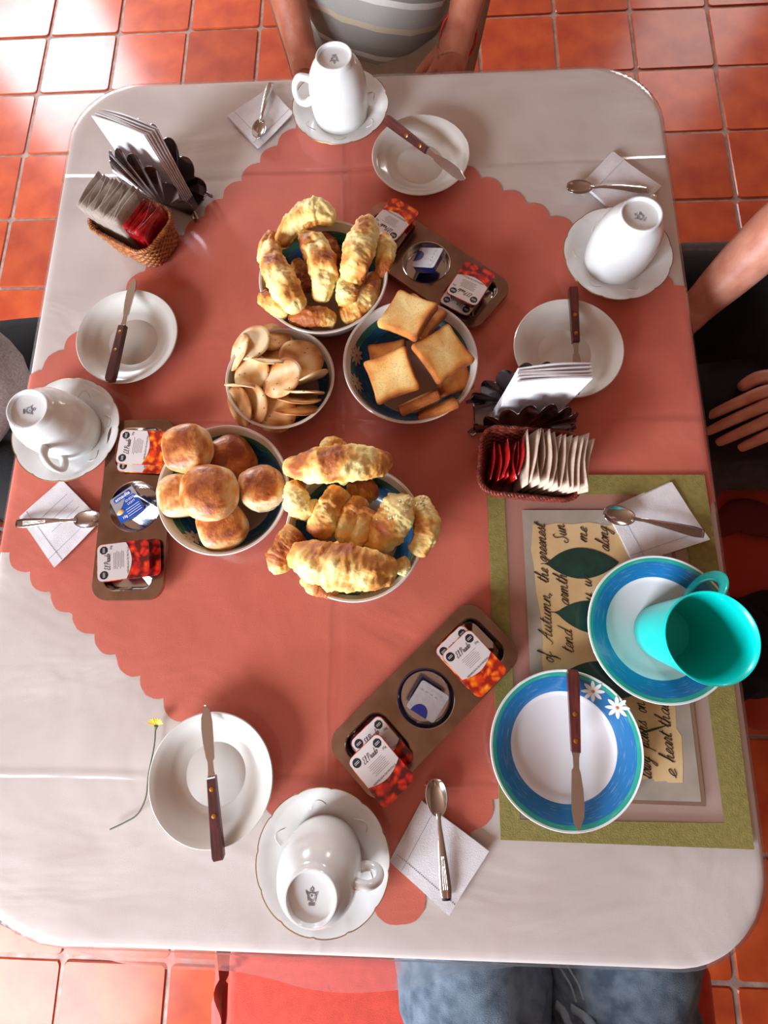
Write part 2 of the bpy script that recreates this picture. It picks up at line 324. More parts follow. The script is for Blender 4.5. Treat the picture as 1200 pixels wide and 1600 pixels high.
def plastic():
    mt = bpy.data.materials.new('clear_vinyl'); mt.use_nodes = True; nt = mt.node_tree; N = nt.nodes; L = nt.links; N.remove(N['Principled BSDF'])
    out = N['Material Output']; tr = N.new('ShaderNodeBsdfTransparent'); tr.inputs[0].default_value = (0.975, 0.96, 0.955, 1)
    gl = N.new('ShaderNodeBsdfGlossy'); gl.inputs['Roughness'].default_value = 0.16; fr = N.new('ShaderNodeLayerWeight'); fr.inputs[0].default_value = 0.5
    mx = N.new('ShaderNodeMixShader'); L.new(tr.outputs[0], mx.inputs[1]); L.new(gl.outputs[0], mx.inputs[2])
    tc = N.new('ShaderNodeTexCoord'); sx = N.new('ShaderNodeSeparateXYZ')
    nw = N.new('ShaderNodeTexNoise'); nw.inputs['Scale'].default_value = 6; L.new(tc.outputs['Object'], nw.inputs[0])
    jig = N.new('ShaderNodeVectorMath'); jig.operation = 'MULTIPLY_ADD'; jig.inputs[1].default_value = (.016, .016, 0); L.new(nw.outputs['Color'], jig.inputs[0]); L.new(tc.outputs['Object'], jig.inputs[2])
    L.new(jig.outputs[0], sx.inputs[0]); tot = None
    def add(s):
        nonlocal tot
        if tot is None: tot = s; return
        a = N.new('ShaderNodeMath'); a.operation = 'ADD'; L.new(tot, a.inputs[0]); L.new(s, a.inputs[1]); tot = a.outputs[0]
    for ax, p in ((1, pt(545, 268).y+.008), (1, pt(1000, 655).y+.008), (1, pt(100, 1206).y+.008), (0, pt(545, 300).x+.008), (0, pt(531, 1100).x+.008-.012)):
        a = N.new('ShaderNodeMath'); a.operation = 'SUBTRACT'; a.inputs[1].default_value = p; L.new(sx.outputs[ax], a.inputs[0])
        b_ = N.new('ShaderNodeMath'); b_.operation = 'ABSOLUTE'; L.new(a.outputs[0], b_.inputs[0])
        c = N.new('ShaderNodeMapRange'); c.inputs[1].default_value = 0; c.inputs[2].default_value = 0.007; c.inputs[3].default_value = 0.6; c.inputs[4].default_value = 0; c.interpolation_type = 'SMOOTHSTEP'
        L.new(b_.outputs[0], c.inputs[0]); add(c.outputs[0])
    n1 = N.new('ShaderNodeTexNoise'); n1.inputs['Scale'].default_value = 5; n1.inputs['Detail'].default_value = 2; L.new(tc.outputs['Object'], n1.inputs[0])
    s1 = N.new('ShaderNodeMath'); s1.operation = 'MULTIPLY'; s1.inputs[1].default_value = 5; L.new(n1.outputs[0], s1.inputs[0]); add(s1.outputs[0])
    bp = N.new('ShaderNodeBump'); bp.inputs['Distance'].default_value = 0.0020; bp.inputs['Strength'].default_value = 1; L.new(tot, bp.inputs['Height'])
    L.new(bp.outputs[0], gl.inputs['Normal']); L.new(bp.outputs[0], fr.inputs['Normal'])
    k = N.new('ShaderNodeMath'); k.operation = 'MULTIPLY'; k.inputs[1].default_value = 1.3; 
    k.operation = 'POWER'; k.inputs[1].default_value = 5.0; L.new(fr.outputs['Facing'], k.inputs[0])
    k2 = N.new('ShaderNodeMath'); k2.operation = 'MULTIPLY_ADD'; k2.inputs[1].default_value = 0.85; k2.inputs[2].default_value = 0.065; L.new(k.outputs[0], k2.inputs[0]); L.new(k2.outputs[0], mx.inputs[0])
    df = N.new('ShaderNodeBsdfDiffuse'); df.inputs[0].default_value = (.86, .80, .80, 1); m3 = N.new('ShaderNodeMixShader'); m3.inputs[0].default_value = 0.035
    L.new(mx.outputs[0], m3.inputs[1]); L.new(df.outputs[0], m3.inputs[2]); L.new(m3.outputs[0], out.inputs[0]); return mt
m_vinyl = plastic()

# ------------------------------------------------------------------ floor: terracotta tiles in grey joints
m_grout = mat('grout', C((150, 116, 104)), 0.8, col2=C((176, 150, 140)), nscale=30, bump=0.4, bscale=200)
m_tile = mat('terracotta_tile', C((204, 86, 36)), 0.75, coat=0.20, coatr=0.20, spec=.25, col2=C((176, 60, 24)), nscale=9, ndetail=6, bump=0.3, bscale=22, rand=0.16)
floor = mesh('floor', *box(-3.7, 3.4, -2.5, 4.7, -0.06, -0.004), m_grout, smooth=False); tag(floor, 'terracotta tiled floor', kind='structure')
WL, WR, WF, WB, WH = -3.7, 3.4, -2.5, 4.7, 2.75
m_wall = mat('brown_plaster', C((150, 122, 100)), 0.9, bump=.2, bscale=60, col2=C((138, 110, 90)), nscale=3)
m_frame = mat('painted_window_frame', C((190, 176, 160)), 0.5)
def wall(name, ax, at_, a0, a1, holes, lb, nrm):
    out = [(a0, 0), (a1, 0), (a1, WH), (a0, WH)]
    me = curve_mesh(name, [(out, True)]+[([(x0, z0), (x1, z0), (x1, z1), (x0, z1)], True) for x0, x1, z0, z1 in holes], fill2d=True, extrude=.08)
    me.materials.append(m_wall); o = link(name, me, None, (0, at_, 0) if ax == 'y' else (at_, 0, 0), (math.pi/2, 0, 0) if ax == 'y' else (math.pi/2, 0, math.pi/2)); tag(o, lb, kind='structure'); return o
wall('wall_front', 'y', WF-.08, WL, WR, [(-3.1, -1.5, 1.0, 2.4)], 'plaster wall behind the viewer with a window', 1)
wall('wall_back', 'y', WB+.08, WL, WR, [(-3.55, -2.25, 1.05, 2.45), (1.85, 2.75, 1.05, 2.35)], 'plaster wall at the far end with two windows', -1)
wall('wall_left', 'x', WL-.08, WF, WB, [], 'plaster wall on the left', 1); wall('wall_right', 'x', WR+.08, WF, WB, [], 'plaster wall on the right', 1)
tag(mesh('ceiling', *box(WL, WR, WF, WB, WH, WH+.1), m_wall, smooth=False), 'plain ceiling', kind='structure')
for i_, (x0, x1, z0, z1, y) in enumerate(((-3.1, -1.5, 1.0, 2.4, WF-.06), (-3.55, -2.25, 1.05, 2.45, WB+.06), (1.85, 2.75, 1.05, 2.35, WB+.06))):
    P = [box(x0, x0+.05, y-.03, y+.03, z0, z1), box(x1-.05, x1, y-.03, y+.03, z0, z1), box(x0, x1, y-.03, y+.03, z0, z0+.05), box(x0, x1, y-.03, y+.03, z1-.05, z1), box((x0+x1)/2-.02, (x0+x1)/2+.02, y-.02, y+.02, z0, z1)]
    V, F = join(*P); tag(mesh('window_%d' % (i_+1), V, F, m_frame, smooth=False), 'painted window frame', kind='structure')
PIT = 0.2775; tm = []
for k in range(4):
    rr = random.Random(k); o = rrect(PIT-0.010-rr.random()*.002, PIT-0.010-rr.random()*.002, 0.012, 3)
    o = [(x+rr.uniform(-.001, .001), y+rr.uniform(-.001, .001)) for x, y in o]
    me = bpy.data.meshes.new('tile'); V, F = prism(o, -0.012, 0.0, 0.003); me.from_pydata([tuple(v) for v in V], [], F); me.materials.append(m_tile); tm.append(me)
for i in range(-7, 11):
    for j in range(-7, 10):
        x = -1.382+0.1387+PIT*(i+5-0)+0.0; y = 1.600+0.1387+PIT*(j-5)
        if abs(x) > 2.2 or y < -1.5 or y > 3.2: continue
        a = math.radians(-0.85); yy = y-1.5
        t = link('tile', tm[(i*7+j*3) % 4], floor, (x-yy*math.sin(a)*1+0.0-0.004, y+(x+1.1)*math.sin(-a)*0.0, R_.uniform(-.0008, .0006)), (R_.uniform(-.003, .003), R_.uniform(-.003, .003), 0))

# ------------------------------------------------------------------ table
X0, X1, Y0, Y1 = -0.5237, 0.3879, -0.3729, 0.818
def corner_r(x, y): return 0.15 if (x < 0 and y < 0.2) else 0.10
def drape(x, y, off, flare=0.0, top=0.0, hang=1.0):
    cr = corner_r(x, y)
    cx = min(max(x, X0+cr), X1-cr); cy = min(max(y, Y0+cr), Y1-cr); v = Vector((x-cx, y-cy)); L = v.length
    # outside of the straight edges the inner clamp must reach the edge itself
    if L <= cr: return Vector((x, y, TZ+top))
    n = v/L; d = L-cr; e = Vector((cx, cy))+n*cr; b = 0.007; bt = b+top
    if d < b*math.pi/2:
        a = d/b; q = e+n*(bt*math.sin(a)); return Vector((q.x, q.y, TZ-b+bt*math.cos(a)))
    s = d-b*math.pi/2; fl = flare(x, y, n) if callable(flare) else flare
    q = e+n*(bt+fl*s); return Vector((q.x, q.y, TZ-b-s*math.sqrt(max(0, 1-fl*fl))))
def axis(lo, hi, e0, e1, inner=.012):
    P = [e0-.0037*k for k in range(4)]; v = e0-.0111
    while v-.010 > lo: v -= .010; P.append(v)
    P.append(lo); v = e0
    while v+.006 < e0+.162: v += .006; P.append(v)
    n = max(1, round((e1-.156-v)/inner)); P += [v+(e1-.156-v)*k/n for k in range(1, n+1)]; v = e1-.156
    while v+.006 < e1-.001: v += .006; P.append(v)
    P += [e1+.0037*k for k in range(4)]; v = e1+.0111
    while v+.010 < hi: v += .010; P.append(v)
    P.append(hi); return sorted(set(round(p, 6) for p in P))
def grid_drape(name, x0, x1, y0, y1, mt, flare, top):
    V = []; F = []; AX = axis(x0, x1, X0, X1); AY = axis(y0, y1, Y0, Y1); nx = len(AX)
    for y in AY:
        for x in AX: V.append(drape(x, y, 0, flare, top))
    for j in range(len(AY)-1):
        for i in range(nx-1): a = j*nx+i; F.append((a, a+1, a+nx+1, a+nx))
    return mesh(name, V, F, mt, None, sharp=None)
tab = empty('dining_table', ((X0+X1)/2, (Y0+Y1)/2, 0), 0, 'large wooden dining table with rounded corners under white and coral cloths', 'table')
def rel(V): return [Vector(v)-tab.location for v in V]
V, F = prism(rrect(X1-X0-.006, Y1-Y0-.006, 0.10, 8), TZ-0.034, TZ-0.002, 0.003); mesh('tabletop', V, F, m_chair, tab)
for sx in (-1, 1):
    V, F = bevel_box(-.012, .012, -(Y1-Y0)/2+.12, (Y1-Y0)/2-.12, TZ-.11, TZ-.034, .002); mesh('apron', [Vector(v)+Vector((sx*((X1-X0)/2-.10), 0, 0)) for v in V], F, m_chair, tab)
    for sy in (-1, 1):
        V, F = lathe([(0.022, 0), (0.026, .05), (.024, .3), (.034, .6), (.036, TZ-.034)], 16)
        mesh('leg', [Vector(v)+Vector((sx*((X1-X0)/2-.1), sy*((Y1-Y0)/2-.1), 0)) for v in V], F, m_chair, tab)
cl = grid_drape('white_tablecloth', X0-.20, X1+.20, Y0-.20, Y1+.20, m_linen, 0.02, 0.0)
tag(cl, 'white linen tablecloth spread over the whole table', 'tablecloth')
# coral overlay: a diamond with scalloped edge, draped over the sides it passes
def coral():
    T = pt(543, 120); Lp = pt(-45, 832); B = pt(612, 1462); Rt = pt(1230, 830)
    T = Vector((T.x, Y1+.03)); Lp = Vector((X0-.03, Lp.y)); B = Vector((B.x, B.y)); Rt = Vector((X1+.13, .155))
    # edges fitted to the photograph
    A1 = pt(470, 196); A2 = pt(58, 590); B1 = pt(735, 272); B2 = pt(893, 360); C1 = pt(40, 885); C2 = pt(285, 1118); D1 = pt(640, 1425); D2 = pt(775, 1240)
    def inter(p, q, r, s):
        d1 = q-p; d2 = s-r; k = d1.x*d2.y-d1.y*d2.x; t = ((r.x-p.x)*d2.y-(r.y-p.y)*d2.x)/k; return Vector((p.x+d1.x*t, p.y+d1.y*t))
    T = inter(A1, A2, B1, B2); Lp = inter(A1, A2, C1, C2); B = inter(C1, C2, D1, D2); Rt = inter(B1, B2, D1, D2)
    poly = []
    for p, q in ((T, Lp), (Lp, B), (B, Rt), (Rt, T)):
        d = q-p; n = max(4, round(d.length/0.040)); nm = Vector((d.y, -d.x)).normalized()
        if nm.dot((p+q)/2-(T+B)/2) < 0: nm = -nm
        for i in range(n):
            for k in range(8):
                u = k/8; s = math.sin(math.pi*u)**0.7; c = p+d*((i+u)/n)+nm*(s*0.011+R_.uniform(-.0005, .0005)); poly.append(c)
    cx = sum((p for p in poly), Vector((0, 0)))/len(poly); n = len(poly); V = []; F = []; ix = {}
    AX = axis(min(p.x for p in poly)-.02, max(p.x for p in poly)+.02, X0, X1, .006); AY = axis(min(p.y for p in poly)-.02, max(p.y for p in poly)+.02, Y0, Y1, .006)
    def spans(y):
        xs = []
        for i in range(n):
            p, q = poly[i], poly[(i+1) % n]
            if (p.y > y) != (q.y > y): xs.append(p.x+(q.x-p.x)*(y-p.y)/(q.y-p.y))
        return sorted(xs)
    cells = []; cnt = {}
    for j in range(len(AY)-1):
        sp = spans((AY[j]+AY[j+1])/2)
        for i in range(len(AX)-1):
            xm = (AX[i]+AX[i+1])/2
            if sum(1 for v in sp if v < xm) % 2: cells.append((i, j))
    cs = set(cells); 
    def inside_v(i, j): return all(c in cs for c in ((i, j), (i-1, j), (i, j-1), (i-1, j-1)))
    def vert(i, j):
        if (i, j) in ix: return ix[(i, j)]
        p = Vector((AX[i], AY[j]))
        if not inside_v(i, j):
            best = None
            for k in range(n):
                a, b = poly[k], poly[(k+1) % n]
                if abs(a.x-p.x) > .03 or abs(a.y-p.y) > .03: continue
                d = b-a; t = max(0, min(1, (p-a).dot(d)/max(1e-12, d.length_squared))); q = a+d*t; l = (q-p).length
                if best is None or l < best[0]: best = (l, q)
            if best: p = best[1]
        V.append(drape(p.x, p.y, 0, 0.035, 0.0012)); ix[(i, j)] = len(V)-1; return len(V)-1
    for i, j in cells: F.append((vert(i, j), vert(i+1, j), vert(i+1, j+1), vert(i, j+1)))
    return mesh('coral_table_topper', V, F, m_coral, sharp=None), cx
cor, _ = coral(); tag(cor, 'coral cloth with scalloped edge laid diagonally over the white tablecloth', 'tablecloth')
def vflare(x, y, n):
    f = 0.09
    if n.y < -0.6: f = min(0.69, 0.58+0.35*(x+.45)) if x < 0.02 else max(0.40, 0.69-1.2*(x-.02))
    if abs(n.x) > .25 and n.y > .25: f = 0.55
    if n.x > .25 and n.y < -.25: f = 0.45
    return f+0.02*math.sin(23*x+17*y)
vin = grid_drape('clear_table_cover', X0-.13, X1+.13, Y0-.17, Y1+.13, m_vinyl, vflare, 0.0028)
tag(vin, 'clear glossy plastic sheet with fold creases covering both tablecloths', 'table cover')
S = 0.0034                                   # surface things stand on, above TZ
def on(px, py, h=0.0): return pt(px, py, S+h)

# ------------------------------------------------------------------ yellow flower
fl = empty('yellow_flower', on(245, 1126), 0, 'small yellow daisy with a long curved stem by the lower left plate', 'flower')
b0 = fl.location
P = [pt(x, y, S+.002)-b0 for x, y in ((243, 1136), (241, 1165), (232, 1210), (228, 1245), (215, 1272), (195, 1285), (172, 1296))]
V, F = tube(catmull(P, 26), 0.0009, 6); mesh('stem', V, F, mat('stem_green', C((96, 96, 60)), 0.7), fl)
V, F = tube([pt(243, 1140, S+.002)-b0, pt(244, 1134, S+.003)-b0], [.0012, .0026], 8); mesh('calyx', V, F, mat('calyx_green', C((90, 100, 40)), 0.7), fl)
for k in range(9):
    a = math.radians(20+k*17.5); L = .011; c = pt(244, 1133, S+.003)-b0
    V = [c, c+Vector((math.cos(a-.12)*L*.8, math.sin(a-.12)*L*.7, .002)), c+Vector((math.cos(a)*L, math.sin(a)*L*.8, .003)), c+Vector((math.cos(a+.12)*L*.8, math.sin(a+.12)*L*.7, .002))]
    V += [v+Vector((0, 0, .0006)) for v in V]
    mesh('petal', V, [(3, 2, 1, 0), (4, 5, 6, 7), (0, 1, 5, 4), (1, 2, 6, 5), (2, 3, 7, 6), (3, 0, 4, 7)], mat('yellow_petal', C((246, 214, 40)), 0.6), fl)

# ------------------------------------------------------------------ placemat
def quad_slab(name, pxs, z0, z1, mt, parent, org, sub=None):
    P = [pt(x, y, z1)-org for x, y in pxs]; n = len(P)
    V = [Vector((p.x, p.y, z0-(org.z-TZ))) for p in P]+[Vector((p.x, p.y, z1-(org.z-TZ))) for p in P]
    ar = sum(P[i].x*P[(i+1) % n].y-P[(i+1) % n].x*P[i].y for i in range(n))
    if ar < 0:
        V = V[:n][::-1]+V[n:][::-1]
    F = [tuple(reversed(range(n))), tuple(range(n, 2*n))]+[(i, (i+1) % n, n+(i+1) % n, n+i) for i in range(n)]
    return mesh(name, V, F, mt, parent, smooth=False)
pmat = empty('placemat', on(960, 1030), 0, 'rectangular placemat with olive green border, handwriting and leaf print', 'placemat'); po = pmat.location.copy()
z = S
fo = [pt(x, y, z+.0006)-po for x, y in ((760, 742), (1100, 742), (1125, 900), (1178, 1327), (782, 1312))]; fi = [pt(x, y, z+.0006)-po for x, y in ((788, 773), (1062, 773), (1082, 905), (1132, 1286), (812, 1280))]
me = curve_mesh('border', [([(p.x, p.y) for p in fo], True), ([(p.x, p.y) for p in fi], True)], fill2d=True, extrude=.0006); me.materials.append(m_green); link('border', me, pmat, (0, 0, z+.0006-S))
quad_slab('inner_band', [(788, 773), (1062, 773), (1082, 905), (1132, 1286), (812, 1280)], z+.0004, z+.0010, m_mpink, pmat, po)
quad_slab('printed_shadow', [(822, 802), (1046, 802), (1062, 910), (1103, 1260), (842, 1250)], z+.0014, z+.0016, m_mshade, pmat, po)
quad_slab('panel', [(816, 797), (1040, 797), (1055, 905), (1096, 1253), (838, 1245)], z+.0016, z+.0018, m_mgrey, pmat, po)
pp = []
L1 = [(833, 819), (830, 860), (834, 880), (838, 925), (845, 960), (849, 1000), (847, 1030), (852, 1080), (858, 1130), (862, 1180), (868, 1218)]
Bt = [(900, 1216), (940, 1220), (985, 1216), (1003, 1219), (1019, 1213), (1024, 1221), (1040, 1220), (1044, 1223), (1067, 1223)]
Rr = [(1067, 1190), (1065, 1150), (1057, 1138), (1055, 1102), (1048, 1040), (1042, 980), (1030, 900), (1022, 820)]
Tt = [(990, 818), (950, 821), (920, 816), (895, 819), (870, 817), (850, 821)]
pp = L1+Bt+Rr+Tt
quad_slab('parchment', pp, z+.0018, z+.0020, m_parch, pmat, po)
def leafp(a, b, w, name='printed_leaf'):
    a = pt(*a, z+.0024)-po; b = pt(*b, z+.0024)-po; d = b-a; n = Vector((-d.y, d.x, 0)).normalized(); up = []; dn = []
    for i in range(21):
        t = i/20; tt = 0 if t < .08 else (t-.08)/.92; q = w*(math.sin(math.pi*tt)**0.8)*(1-0.15*tt); c = a+d*t
        up.append(c+n*max(q, .0003)); dn.append(c-n*max(q, .0003))
    P = up+dn[::-1]; n_ = len(P); V = [Vector((p.x, p.y, p.z-.0004)) for p in P]+P
    F = [tuple(range(n_)), tuple(reversed(range(n_, 2*n_)))]+[(i, n_+i, n_+(i+1) % n_, (i+1) % n_) for i in range(n_)]
    mesh(name, V, F, m_leaf, pmat, smooth=False)
leafp((845, 881), (967, 879), .0205); leafp((860, 956), (990, 972), .0205); leafp((872, 1050), (1010, 1075), .0225); leafp((1048, 1132), (985, 1150), .0014, 'printed_twig')
# handwriting: pen strokes
G = {'a': (1.0, [[(.75, .85), (.5, 1), (.15, .7), (.1, .25), (.3, 0), (.55, .2), (.78, .95), (.74, .2), (.85, 0), (1.05, .2)]]),
 'e': (.75, [[(-.05, .15), (.35, .4), (.58, .8), (.42, 1), (.18, .8), (.12, .3), (.32, 0), (.75, .25)]]),
 'n': (1.05, [[(-.05, .2), (.15, 1), (.12, 0), (.2, .5), (.5, 1), (.62, .85), (.58, .2), (.72, 0), (1.05, .2)]]),
 'm': (1.5, [[(-.05, .2), (.12, 1), (.1, 0), (.2, .6), (.42, 1), (.52, .85), (.5, 0), (.6, .6), (.85, 1), (.98, .85), (.95, .2), (1.1, 0), (1.5, .2)]]),
 'u': (1.05, [[(0, .3), (.15, 1), (.1, .3), (.25, 0), (.5, .2), (.68, 1), (.65, .2), (.8, 0), (1.05, .2)]]),
 't': (.65, [[(0, .3), (.3, 1.7), (.22, .3), (.35, 0), (.65, .2)], [(.0, 1.15), (.6, 1.25)]]),
 'h': (1.05, [[(0, .2), (.35, 1.6), (.32, 2.1), (.18, 1.9), (.1, 0), (.2, .5), (.5, .95), (.62, .8), (.58, .2), (.72, 0), (1.05, .2)]]),
 'o': (.85, [[(.5, 1), (.15, .75), (.12, .2), (.38, 0), (.65, .4), (.6, .9), (.4, 1), (.55, .8), (.9, .85)]]),
 'f': (.75, [[(0, .2), (.45, 1.7), (.42, 2.1), (.28, 1.8), (.1, -.8), (.05, -1), (.28, -.5), (.25, 0), (.75, .3)]]),
 'g': (.95, [[(.7, .85), (.45, 1), (.12, .6), (.2, .1), (.5, .3), (.72, 1), (.6, -.6), (.35, -1), (.12, -.7), (.5, -.1), (.95, .25)]]),
 'y': (.95, [[(0, .3), (.15, 1), (.12, .3), (.3, .05), (.55, .3), (.7, 1), (.58, -.6), (.3, -1), (.1, -.7), (.5, -.1), (.95, .25)]]),
 'r': (.75, [[(0, .2), (.2, 1.1), (.25, .9), (.5, .95), (.42, .3), (.5, 0), (.75, .2)]]),
 's': (.7, [[(0, .2), (.35, 1.1), (.38, .8), (.55, .3), (.35, 0), (.12, .15)], [(.35, .02), (.7, .2)]]),
 'l': (.55, [[(0, .2), (.35, 1.6), (.3, 2.1), (.15, 1.8), (.12, .3), (.28, 0), (.55, .2)]]),
 'i': (.5, [[(0, .2), (.2, 1), (.15, .3), (.28, 0), (.5, .2)], [(.26, 1.4), (.28, 1.5)]]),
 'd': (1.0, [[(.7, .85), (.45, 1), (.12, .7), (.12, .2), (.3, 0), (.6, .4), (.85, 2.1), (.72, .3), (.82, 0), (1.0, .2)]]),
 'w': (1.3, [[(0, .4), (.12, 1), (.1, .3), (.25, 0), (.48, .3), (.55, .9), (.55, .3), (.72, 0), (.95, .4), (1.0, 1), (1.3, .85)]]),
 'v': (.95, [[(0, .7), (.18, 1), (.25, 0), (.65, .9), (.95, .85)]]),
 'p': (.95, [[(0, .2), (.25, 1.3), (.1, -.9), (.22, .5), (.5, .95), (.65, .6), (.5, .05), (.3, .1)], [(.5, .05), (.95, .2)]]),
 'A': (1.4, [[(-.2, .1), (.1, 0), (.6, 1.1), (1.0, 2.1), (.92, .6), (.95, 0), (1.4, .25)], [(.3, .8), (1.1, .9)]]),
 'S': (1.2, [[(1.0, 1.8), (.75, 2.1), (.4, 1.8), (.6, 1.2), (.85, .6), (.5, 0), (.0, .1), (-.1, .5), (.2, .6)]]),
 ' ': (.5, []), 'E': (1.2, [[(.9, 1.9), (.5, 2.1), (.15, 1.7), (.5, 1.15), (.05, .6), (.3, 0), (.9, .3)]]), 'P': (1.2, [[(.3, 2.0), (.2, 0)], [(0, 1.7), (.5, 2.15), (1.0, 1.8), (.7, 1.1), (.25, 1.0)]]),
 ',': (.5, [[(.2, .15), (.18, -.05), (.05, -.3)]])}
def write(word, a, b, xh=0.0078, pen=0.00045):
    a = pt(*a, z+.0022)-po; b = pt(*b, z+.0022)-po; d = (b-a); Ln = d.length; d.normalize(); up = Vector((-d.y, d.x, 0))
    tot = sum(G[c][0] for c in word); kx = Ln/tot; x = 0; sp = []
    for c in word:
        for st in G[c][1]:
            Q = catmull([(p[0], p[1], 0) for p in st], max(4, len(st)*4))
            sp.append(([a+d*((x+q.x)*kx+q.y*xh*.45)+up*(q.y*xh) for q in Q], False))
        x += G[c][0]
    me = curve_mesh('handwriting', sp, depth=pen, res=0); me.materials.append(m_ink); link('handwriting', me, pmat)
for wd, a, b in (('of', (866, 1036), (862, 1019)), ('Autumn,', (863, 1005), (859, 925)), ('the', (857, 912), (856, 890)), ('greenest', (855, 880), (851, 820)),
                 ('tend', (897, 1021), (893, 985)), ('armth', (889, 947), (885, 898)), ('Sun', (888, 848), (881, 820)), ('wi', (925, 918), (922, 898)), ('y', (927, 940), (925, 928)),
                 ('me', (917, 848), (917, 826)), ('along', (952, 863), (949, 824)), ('lowy', (1018, 1218), (1016, 1184)), ('paths', (1015, 1170), (1010, 1128)), ('on', (1011, 1115), (1007, 1098)),
                 ('e', (1058, 1216), (1056, 1203)), ('heart', (1054, 1192), (1049, 1147)), ('that', (1048, 1138), (1044, 1101)), ('s', (972, 1080), (969, 1070))):
    write(wd, a, b)

# ------------------------------------------------------------------ cups and saucers
def make_saucer():
    r = empty('saucer', (0, 0, 0))
    def lobe(a, i): return 1+(LOB[i]*(abs(math.cos(a*6))**0.35-0.6) if LOB[i] else 0)
    prof = [(.001, .0), (.030, .0), (.031, .002), (.045, .0045), (.062, .0125), (.0715, .0172), (.0725, .0185), (.0712, .0188), (.063, .0150), (.0615, .0146), (.048, .0078), (.034, .0052), (.0335, .0044), (.027, .0044), (.001, .0044)]
    LOB = [0, 0, 0, 0, .006, .02, .02, .02, .012, .004, 0, 0, 0, 0, 0]
    V, F = lathe(prof, 96, lobe); mesh('dish', V, F, m_white, r)
    P = []
    for j in range(144):
        a = 2*math.pi*j/144; q = .0724*(1+.02*(abs(math.cos(a*6))**0.35-0.6)); P.append((q*math.cos(a), q*math.sin(a), .0186))
    V, F = tube(P, .00055, 6, closed=True); mesh('gilt_rim', V, F, m_gilt, r)
    me = curve_mesh('relief_scroll', [([((.052+.006*math.sin(t*3))*math.cos(t*.3), (.052+.006*math.sin(t*3))*math.sin(t*.3), .0098+.0028*math.sin(t*3)+.0004) for t in [i/10*1.2 for i in range(11)]], False)], depth=.00038, res=1); me.materials.append(m_white)
    for k in range(6): link('relief_scroll', me, r, (0, 0, 0), (0, 0, k*math.pi/3+.35))
    return r
def make_cup():
    r = empty('cup', (0, 0, 0))
    prof = [(.0385, 0), (.0400, 0), (.0412, .004), (.0428, .016), (.0432, .030), (.0420, .044), (.0385, .056), (.0335, .0645), (.0285, .0695), (.0262, .0715), (.0258, .0765), (.0250, .0775), (.0236, .0775), (.0228, .0765), (.0222, .0735), (.018, .0728), (.001, .0725), (.001, .068), (.02, .067), (.031, .062), (.037, .05), (.0400, .032), (.0398, .016)]
    V, F = lathe(prof, 64, closed=True); mesh('body', V, F, m_white, r, sharp=50)
    P = [(.040, 0, .024), (.050, 0, .020), (.060, 0, .024), (.0635, 0, .035), (.061, 0, .047), (.053, 0, .0545), (.043, 0, .053), (.037, 0, .050)]
    Pq = catmull(P, 28); V, F = tube(Pq, [.0042+.0012*abs(2*i/27-1)**2 for i in range(28)], 12, flat=1.0, up=Vector((0, 1, 0)))
    mesh('handle', V, F, m_white, r, sharp=None)
    sp = []
    def arc(cx, cy, rad, a0, a1, n=10): return [(cx+rad*math.cos(a0+(a1-a0)*i/n), cy+rad*math.sin(a0+(a1-a0)*i/n), 0) for i in range(n+1)]
    k = .001
    sh = [(-4.5*k, 3*k), (-3*k, 2.4*k), (0, 3.2*k), (3*k, 2.4*k), (4.5*k, 3*k), (4.2*k, -1*k), (2.2*k, -4*k), (0, -5*k), (-2.2*k, -4*k), (-4.2*k, -1*k)]
    sp += [(sh, True), ([(x*.75, y*.75) for x, y in sh], True), (arc(0, 5*k, 1.8*k, 0, math.pi), False), ([(-2*k, 4.3*k), (2*k, 4.3*k)], False), ([(0, 6.5*k), (0, 8*k)], False),
           ([(-1*k, 5*k), (-1*k, 6.4*k)], False), ([(1*k, 5*k), (1*k, 6.4*k)], False), ([(-3*k, -6*k), (3*k, -6*k)], False), ([(-3.4*k, -7*k), (3.4*k, -7*k)], False), ([(-3*k, -8*k), (3*k, -8*k)], False),
           ([(-4.5*k, 3*k), (-6*k, 4.5*k), (-5*k, 1*k)], False), ([(4.5*k, 3*k), (6.2*k, 3.5*k), (4.8*k, 0)], False), ([(-4.2*k, -1*k), (-3.6*k, -4.6*k)], False), ([(4.2*k, -1*k), (3.6*k, -4.6*k)], False)]
    me = curve_mesh('stamp', sp, depth=.00020, res=0); me.materials.append(m_mark); st = link('stamp', me, r, (0, 0, .0728))
    t = text_obj('stamp_lettering', 'V E V', .0030, m_mark, st, (0, .0004, .0003))
    return r
sau0 = make_saucer(); cup0 = make_cup()
CUPS = [((0.0590-.1265, .7418), 0, 0), ]
def cal(px0, px1, py0, py1, h, rad=None):
    """centre (and radius) of a rim circle from its extent in the photograph"""
    x = [pt((px0+px1)/2, (py0+py1)/2, h).x, pt((px0+px1)/2, (py0+py1)/2, h).y, rad or .08]
    def ext(x):
        xs = []; ys = []
        for i in range(48):
            a = i*math.pi/24; d = Vector((x[0]+x[2]*math.cos(a), x[1]+x[2]*math.sin(a), TZ+h))-CAM; zc = d.dot(CF)
            xs.append(600+FPX*d.dot(CR)/zc); ys.append(800-FPX*d.dot(CU)/zc)
        return min(xs), max(xs), min(ys), max(ys)
    for _ in range(12):
        e = ext(x); tx = ((px0+px1)-(e[0]+e[1]))/2; ty = ((py0+py1)-(e[2]+e[3]))/2; q = (CAM.z-TZ-h)/FPX
        x[0] += tx*q*.95; x[1] -= ty*q*.95
        if not rad: x[2] *= (((px1-px0)+(py1-py0))/((e[1]-e[0])+(e[3]-e[2])))
    return x
